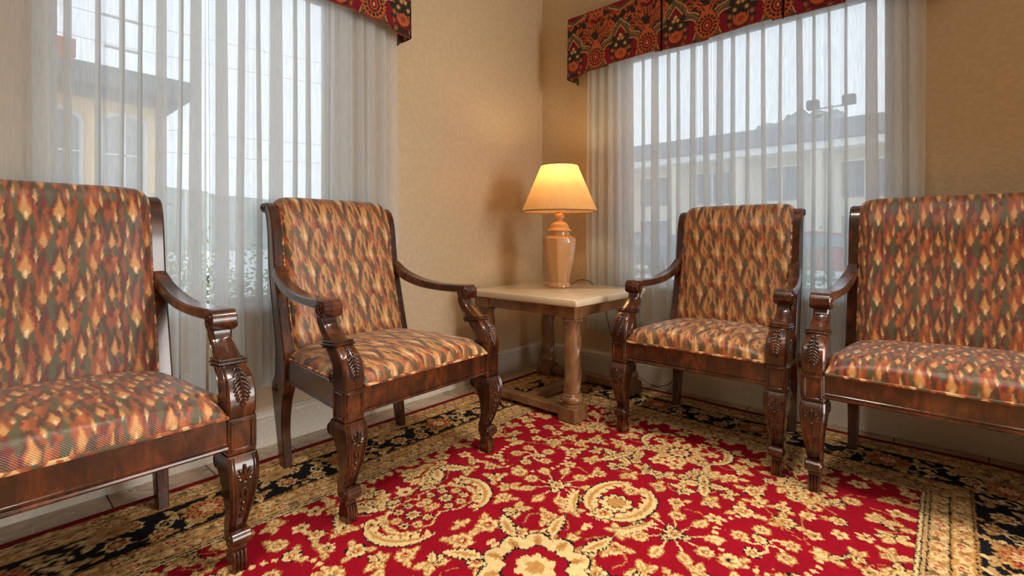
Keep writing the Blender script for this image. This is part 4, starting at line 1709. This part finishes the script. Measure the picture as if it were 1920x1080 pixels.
curtain('x', -3.02, -2.185, [(-2.90, .05), (-2.78, .06), (-2.66, .045), (-2.595, .022), (-2.512, .016), (-2.447, .012), (-2.395, .012), (-2.335, .034), (-2.27, .012), (-2.225, .04)],
        'sheer white left panel over the left window, behind the left loveseat', .29, 2.33, 4, taper=.022)
curtain('x', -2.182, -1.302, [(-2.137, .045), (-2.06, .026), (-2.0, .014), (-1.925, .056), (-1.845, .014), (-1.785, .018), (-1.70, .024), (-1.655, .012), (-1.585, .034), (-1.52, .03), (-1.46, .034), (-1.39, .026)],
        'sheer white right panel over the left window, behind the left armchair', .27, 2.33, 8)
curtain('y', -1.240, -.425, [(-.475, .03), (-.54, .034), (-.60, .028), (-.66, .014), (-.745, .034), (-.83, .016), (-.905, .05), (-.99, .020), (-1.05, .018), (-1.135, .030), (-1.205, .03)],
        'sheer white left panel over the right window, beside the lamp', .30, 2.33, 12)
curtain('y', -2.145, -1.243, [(-1.285, .036), (-1.355, .022), (-1.43, .016), (-1.50, .020), (-1.585, .014), (-1.665, .030), (-1.73, .014), (-1.79, .012), (-1.86, .012), (-1.955, .05), (-2.05, .03), (-2.10, .03)],
        'sheer white right panel over the right window, behind the two right seats', .33, 2.33, 16)

# ------------------------------------------------------------------ outside
G = -.35
M_ASPH = plain('wet_asphalt', rgb(206, 208, 208), .7, bump=.3, bscale=3)
mb = MB(); mb.box(-40, 60, .3, 60, G - .1, G, .001); mb.box(.3, 60, -40, .3, G - .1, G, .001); mb.box(-40, .3, -40, -6, G - .1, G, .001)
struct(mb.build('ground', M_ASPH, None, None), 'grey parking lot outside the windows')
M_TANW = plain('tan_stucco', rgb(236, 196, 142), .8, bump=.2, bscale=20)
M_DROOF = plain('dark_roof_fascia', rgb(70, 80, 92), .6)
M_GWIN = plain('hazed_window', rgb(120, 126, 134), .3)  # flat grey panes, lightened so the haze sits in the colour
M_RED = plain('red_sign', rgb(170, 40, 40), .5)
M_YEL = plain('orange_sign', rgb(235, 150, 40), .5)

# tan building seen through the left window
bl = empty('tan_building', (-3.0, 8, G))
tag(bl, 'tan stucco building with dark eave and arched openings outside left window', 'building')
mb = MB(); mb.box(-7, 2.45, 0, 5, 0, 3.62)
mb.build('wall', M_TANW, bl)
mb = MB(); mb.box(-7.2, 2.75, -.55, 5.3, 3.60, 3.92, .01); mb.box(-7.2, 2.6, -.35, 5.1, 3.5, 3.60, .01)
mb.build('roof', M_DROOF, bl)


def arch_opening(x0, x1, z0, z1, parent):
    mb = MB()
    w = (x1 - x0) / 2
    cx = (x0 + x1) / 2
    pts = [(x0, z0), (x1, z0)] + [(cx + w * math.cos(a), z1 - w * .5 + w * .5 * math.sin(a)) for a in np.linspace(0, math.pi, 12)]
    mb.loft([[(x, -.03, z_) for x, z_ in pts], [(x, .02, z_) for x, z_ in pts]])
    o = mb.build('window', M_GWIN, parent, None)
    mb = MB()
    mb.tube([(x, -.035, z_) for x, z_ in pts + [pts[0]]], .03, 5)
    mb.box(cx - .015, cx + .015, -.05, -.02, z0, z1, .002); mb.box(x0, x1, -.05, -.02, (z0 + z1) / 2 - .015, (z0 + z1) / 2 + .015, .002)
    mb.build('frame', M_FRAME, o)


for a, b in ((1.65, 2.20), (.55, 1.38), (-.6, .2), (-1.8, -1.0)):
    arch_opening(a, b, 1.95, 3.30, bl)
sg = empty('rooftop_sign', (-1.86, 8.2, G + 3.93))
tag(sg, 'small red and orange sign above the roof outside left window', 'sign')
mb = MB(); mb.box(-.2, .2, -.05, .05, .22, .5); mb.build('panel', M_RED, sg)
mb = MB(); mb.box(-.18, .18, -.04, .04, .0, .22); mb.build('panel', M_YEL, sg)

# utility poles and wires outside the left window
M_POLE = plain('weathered_pole', rgb(168, 168, 168), .8)
up = empty('utility_pole', (-.1, 14, G))
tag(up, 'grey utility pole with crossarms beyond the tan building', 'pole')
mb = MB(); mb.lathe([(.08, 0), (.06, 9)], 0, 0, 10); mb.build('pole', M_POLE, up)
for hw_, zz in ((.42, 7.0), (.36, 6.2)):
    mb = MB(); mb.box(-hw_, hw_, -.03, .03, zz, zz + .06); mb.build('crossarm', M_POLE, up)
for k, zz in enumerate((6.9, 6.2, 4.2, 3.6)):
    mb = MB()
    mb.tube(catmull([(-12, 14.4, zz + 1.0 + G), (-4, 14.3, zz + .3 + G), (2, 13.4, zz + G), (12, 12.6, zz + .6 + G), (19, 12.2, zz + 1.2 + G)], 6), .007, 4)
    tag(mb.build('power_line', M_POLE, None), ('highest', 'second highest', 'second lowest', 'lowest')[k] + ' of the thin overhead power lines outside the left window', 'cable', 'overhead power lines')

# long building seen through the right window
M_CREAMW = plain('cream_wall', rgb(228, 216, 196), .8)
M_FASC = plain('grey_roof', rgb(142, 146, 152), .7)  # roof grey made paler, outdoor haze put into the colour
M_WHT = plain('white_band', rgb(240, 240, 236), .6)
br = empty('motel_building', (22, 4, G))
tag(br, 'long low cream building with grey roof band outside the right window', 'building')
mb = MB(); mb.box(0, 6, -16, 12, 0, 5.0); mb.build('wall', M_CREAMW, br)
mb = MB(); mb.box(-1.2, 6.4, -16.4, 12.4, 5.35, 6.15, .02); mb.build('roof', M_FASC, br)
mb = MB(); mb.box(-1.1, 6.2, -16.3, 12.3, 5.0, 5.35, .02); mb.build('band', M_WHT, br)
for k in range(9):
    y = -14.5 + k * 3.1
    mb = MB(); mb.box(-1.0, -.65, y - .2, y + .2, 0, 5.0); mb.build('column', M_CREAMW, br)
    for j, (z0_, z1_) in enumerate(((.3, 2.2), (3.0, 4.5))):
        mb = MB(); mb.box(-.04, .04, y + .7, y + 2.3, z0_, z1_)
        w_ = mb.build('window', M_GWIN, br)
        mb = MB()
        mb.box(-.08, -.03, y + 1.47, y + 1.53, z0_, z1_); mb.box(-.08, -.03, y + .66, y + 2.34, z1_, z1_ + .07)
        mb.build('frame', M_WHT, w_)


# wooded hills
def blob(name, loc, rad, mat, n=26, seed=0, amp=.18, label=None, cat=None, group=None, kind=None):
    r_ = np.random.default_rng(seed)
    th = np.linspace(0, 2 * np.pi, n * 2 + 1)
    ph = np.linspace(0, np.pi, n)
    TH, PH = np.meshgrid(th, ph, indexing='ij')
    q = 1 + amp * (vnoise(TH * 3, PH * 3, .7, seed) + .6 * vnoise(TH * 3, PH * 3, .25, seed + 1))
    q[-1] = q[0]
    P = np.stack([rad[0] * q * np.sin(PH) * np.cos(TH), rad[1] * q * np.sin(PH) * np.sin(TH), rad[2] * q * np.cos(PH)], -1)
    o = grid_mesh(name, P, mat)
    o.location = loc
    if label or kind: tag(o, label, cat, group, kind)
    return o


M_HILL = plain('wooded_hill', rgb(158, 166, 160), .9, bump=.4, bscale=1)
for i, (loc, rad) in enumerate((((70, 12, -4), (10, 16, 20)), ((78, -14, -4), (10, 20, 17)), ((60, 44, -6), (12, 18, 14)), ((10, 62, -4), (24, 10, 10)), ((-20, 70, -5), (22, 10, 8)))):
    blob('hill', loc, rad, M_HILL, 26, 30 + i, .2, None, None, None, 'structure')

# leafy shrubs: leaves on stems
M_LEAF = plain('shrub_leaves', rgb(96, 122, 66), .6, bump=.2, bscale=9)
M_LEAF2 = plain('pale_shrub_leaves', rgb(150, 158, 84), .6, bump=.2, bscale=9)
M_STEM = plain('shrub_stems', rgb(92, 74, 54), .8)


def shrub(loc, w, h, n, label, seed, m=M_LEAF, ls=.05):
    r = random.Random(seed)
    root = empty('shrub', loc)
    tag(root, label, 'shrub', 'shrubs outside the windows')
    st = MB(); lf = MB()
    tips = []
    for k in range(14):
        a = r.uniform(0, 6.28); q = r.uniform(.2, 1) * w
        p = [(0, 0, 0), (q * .4 * math.cos(a), q * .4 * math.sin(a), h * .5), (q * math.cos(a), q * math.sin(a), h * r.uniform(.7, 1))]
        p = catmull(p, 4); tips.append(p)
        st.tube(p, [.012 - .009 * i / (len(p) - 1) for i in range(len(p))], 5)
    for k in range(n):
        p = r.choice(tips); i = r.randrange(1, len(p))
        c = Vector(p[i]) + Vector((r.gauss(0, w * .22), r.gauss(0, w * .22), r.gauss(0, h * .13)))
        c.z = max(c.z, .03)
        d = Vector((r.gauss(0, 1), r.gauss(0, 1), r.gauss(0, .7))).normalized()
        u = d.orthogonal().normalized()
        L = ls * r.uniform(.7, 1.3)
        lf.add([c - d * L * .5, c + u * L * .25, c + d * L * .5, c - u * L * .25, c + d.cross(u) * L * .06], [(0, 1, 4), (1, 2, 4), (2, 3, 4), (3, 0, 4)])
    st.build('stem', M_STEM, root)
    o = lf.build('foliage', m, root, None, False)
    o['kind'] = 'stuff'
    return root


shrub((-2.05, 1.5, G), .5, 1.35, 2600, 'leafy green shrub close outside the left window', 1, M_LEAF2, .045)
shrub((-1.2, 2.3, G), .6, 1.15, 2400, 'second leafy shrub right of the nearest one outside left window', 2, M_LEAF, .05)
shrub((3.4, 1.6, G), .7, 1.2, 2400, 'leafy shrub outside right window, seen just right of the lamp', 3, M_LEAF, .07)
shrub((3.4, -.6, G), .7, 1.1, 2400, 'leafy shrub outside right window, between the lamp and right armchair', 4, M_LEAF, .07)
shrub((3.6, -2.9, G), .8, 1.15, 2400, 'leafy shrub outside right window, between armchair and right loveseat', 5, M_LEAF, .07)


# parked cars
def car(loc, rz, col, label):
    root = empty('parked_car', loc, rz)
    tag(root, label, 'car', 'cars parked outside the right window')
    prof = [(-2.2, .35), (-2.25, .75), (-2.1, .95), (-1.5, 1.0), (-1.1, 1.38), (-.3, 1.47), (.5, 1.42), (1.1, 1.02), (1.9, .92), (2.2, .75), (2.22, .35)]
    mb = MB()
    W_ = [.80, .86, .86, .86, .70, .66, .68, .86, .86, .82, .80]
    up_ = [(x, z_) for x, z_ in prof]
    loops = []
    for (x, z_), w in zip(up_, W_):
        loops.append([(x, -w, .3), (x, -w * 1.02, min(z_, .8)), (x, -w * .92, z_), (x, w * .92, z_), (x, w * 1.02, min(z_, .8)), (x, w, .3)])
    mb.loft(loops)
    mb.build('body', plain('car_paint_' + label.split()[0], col, .25, .2, coat=1), root)
    for s_ in (-1, 1):
        mb = MB()
        mb.add([(-1.15, s_ * .80, 1.0), (-.95, s_ * .70, 1.34), (.45, s_ * .70, 1.36), (.95, s_ * .82, 1.02), (-1.15, s_ * .86, 1.0)], [(0, 1, 2, 3)])
        mb.build('side_window', M_GWIN, root, None)
    for x in (-1.35, 1.35):
        for s_ in (-1, 1):
            mb = MB()
            mb.loft([[(x + q * math.cos(a), s_ * .82 + dy, .32 + q * math.sin(a)) for a in np.linspace(0, 2 * math.pi, 17)[:-1]] for dy, q in ((-.09, .28), (-.08, .32), (.08, .32), (.09, .28))])
            mb.build('wheel', M_BLACK, root)


car((14.0, 6.4, G), R(80), rgb(60, 66, 74), 'dark grey car parked outside, seen beside the lamp shade')
car((14.5, 1.0, G), R(92), rgb(150, 40, 44), 'red car parked outside, seen left of the right armchair')

# street lamp
sl = empty('street_lamp', (16, .62, G))
tag(sl, 'tall twin-headed street lamp outside the right window', 'lamp post')
mb = MB(); mb.lathe([(.10, 0), (.07, 5.6)], 0, 0, 10); mb.tube([(0, -.5, 5.55), (0, .5, 5.55)], .03, 6); mb.build('pole', M_POLE, sl)
for s_ in (-1, 1):
    mb = MB(); mb.box(-.15, .15, s_ * .5 - .18, s_ * .5 + .18, 5.55, 5.85, .03); mb.build('lamp_head', M_DROOF, sl)
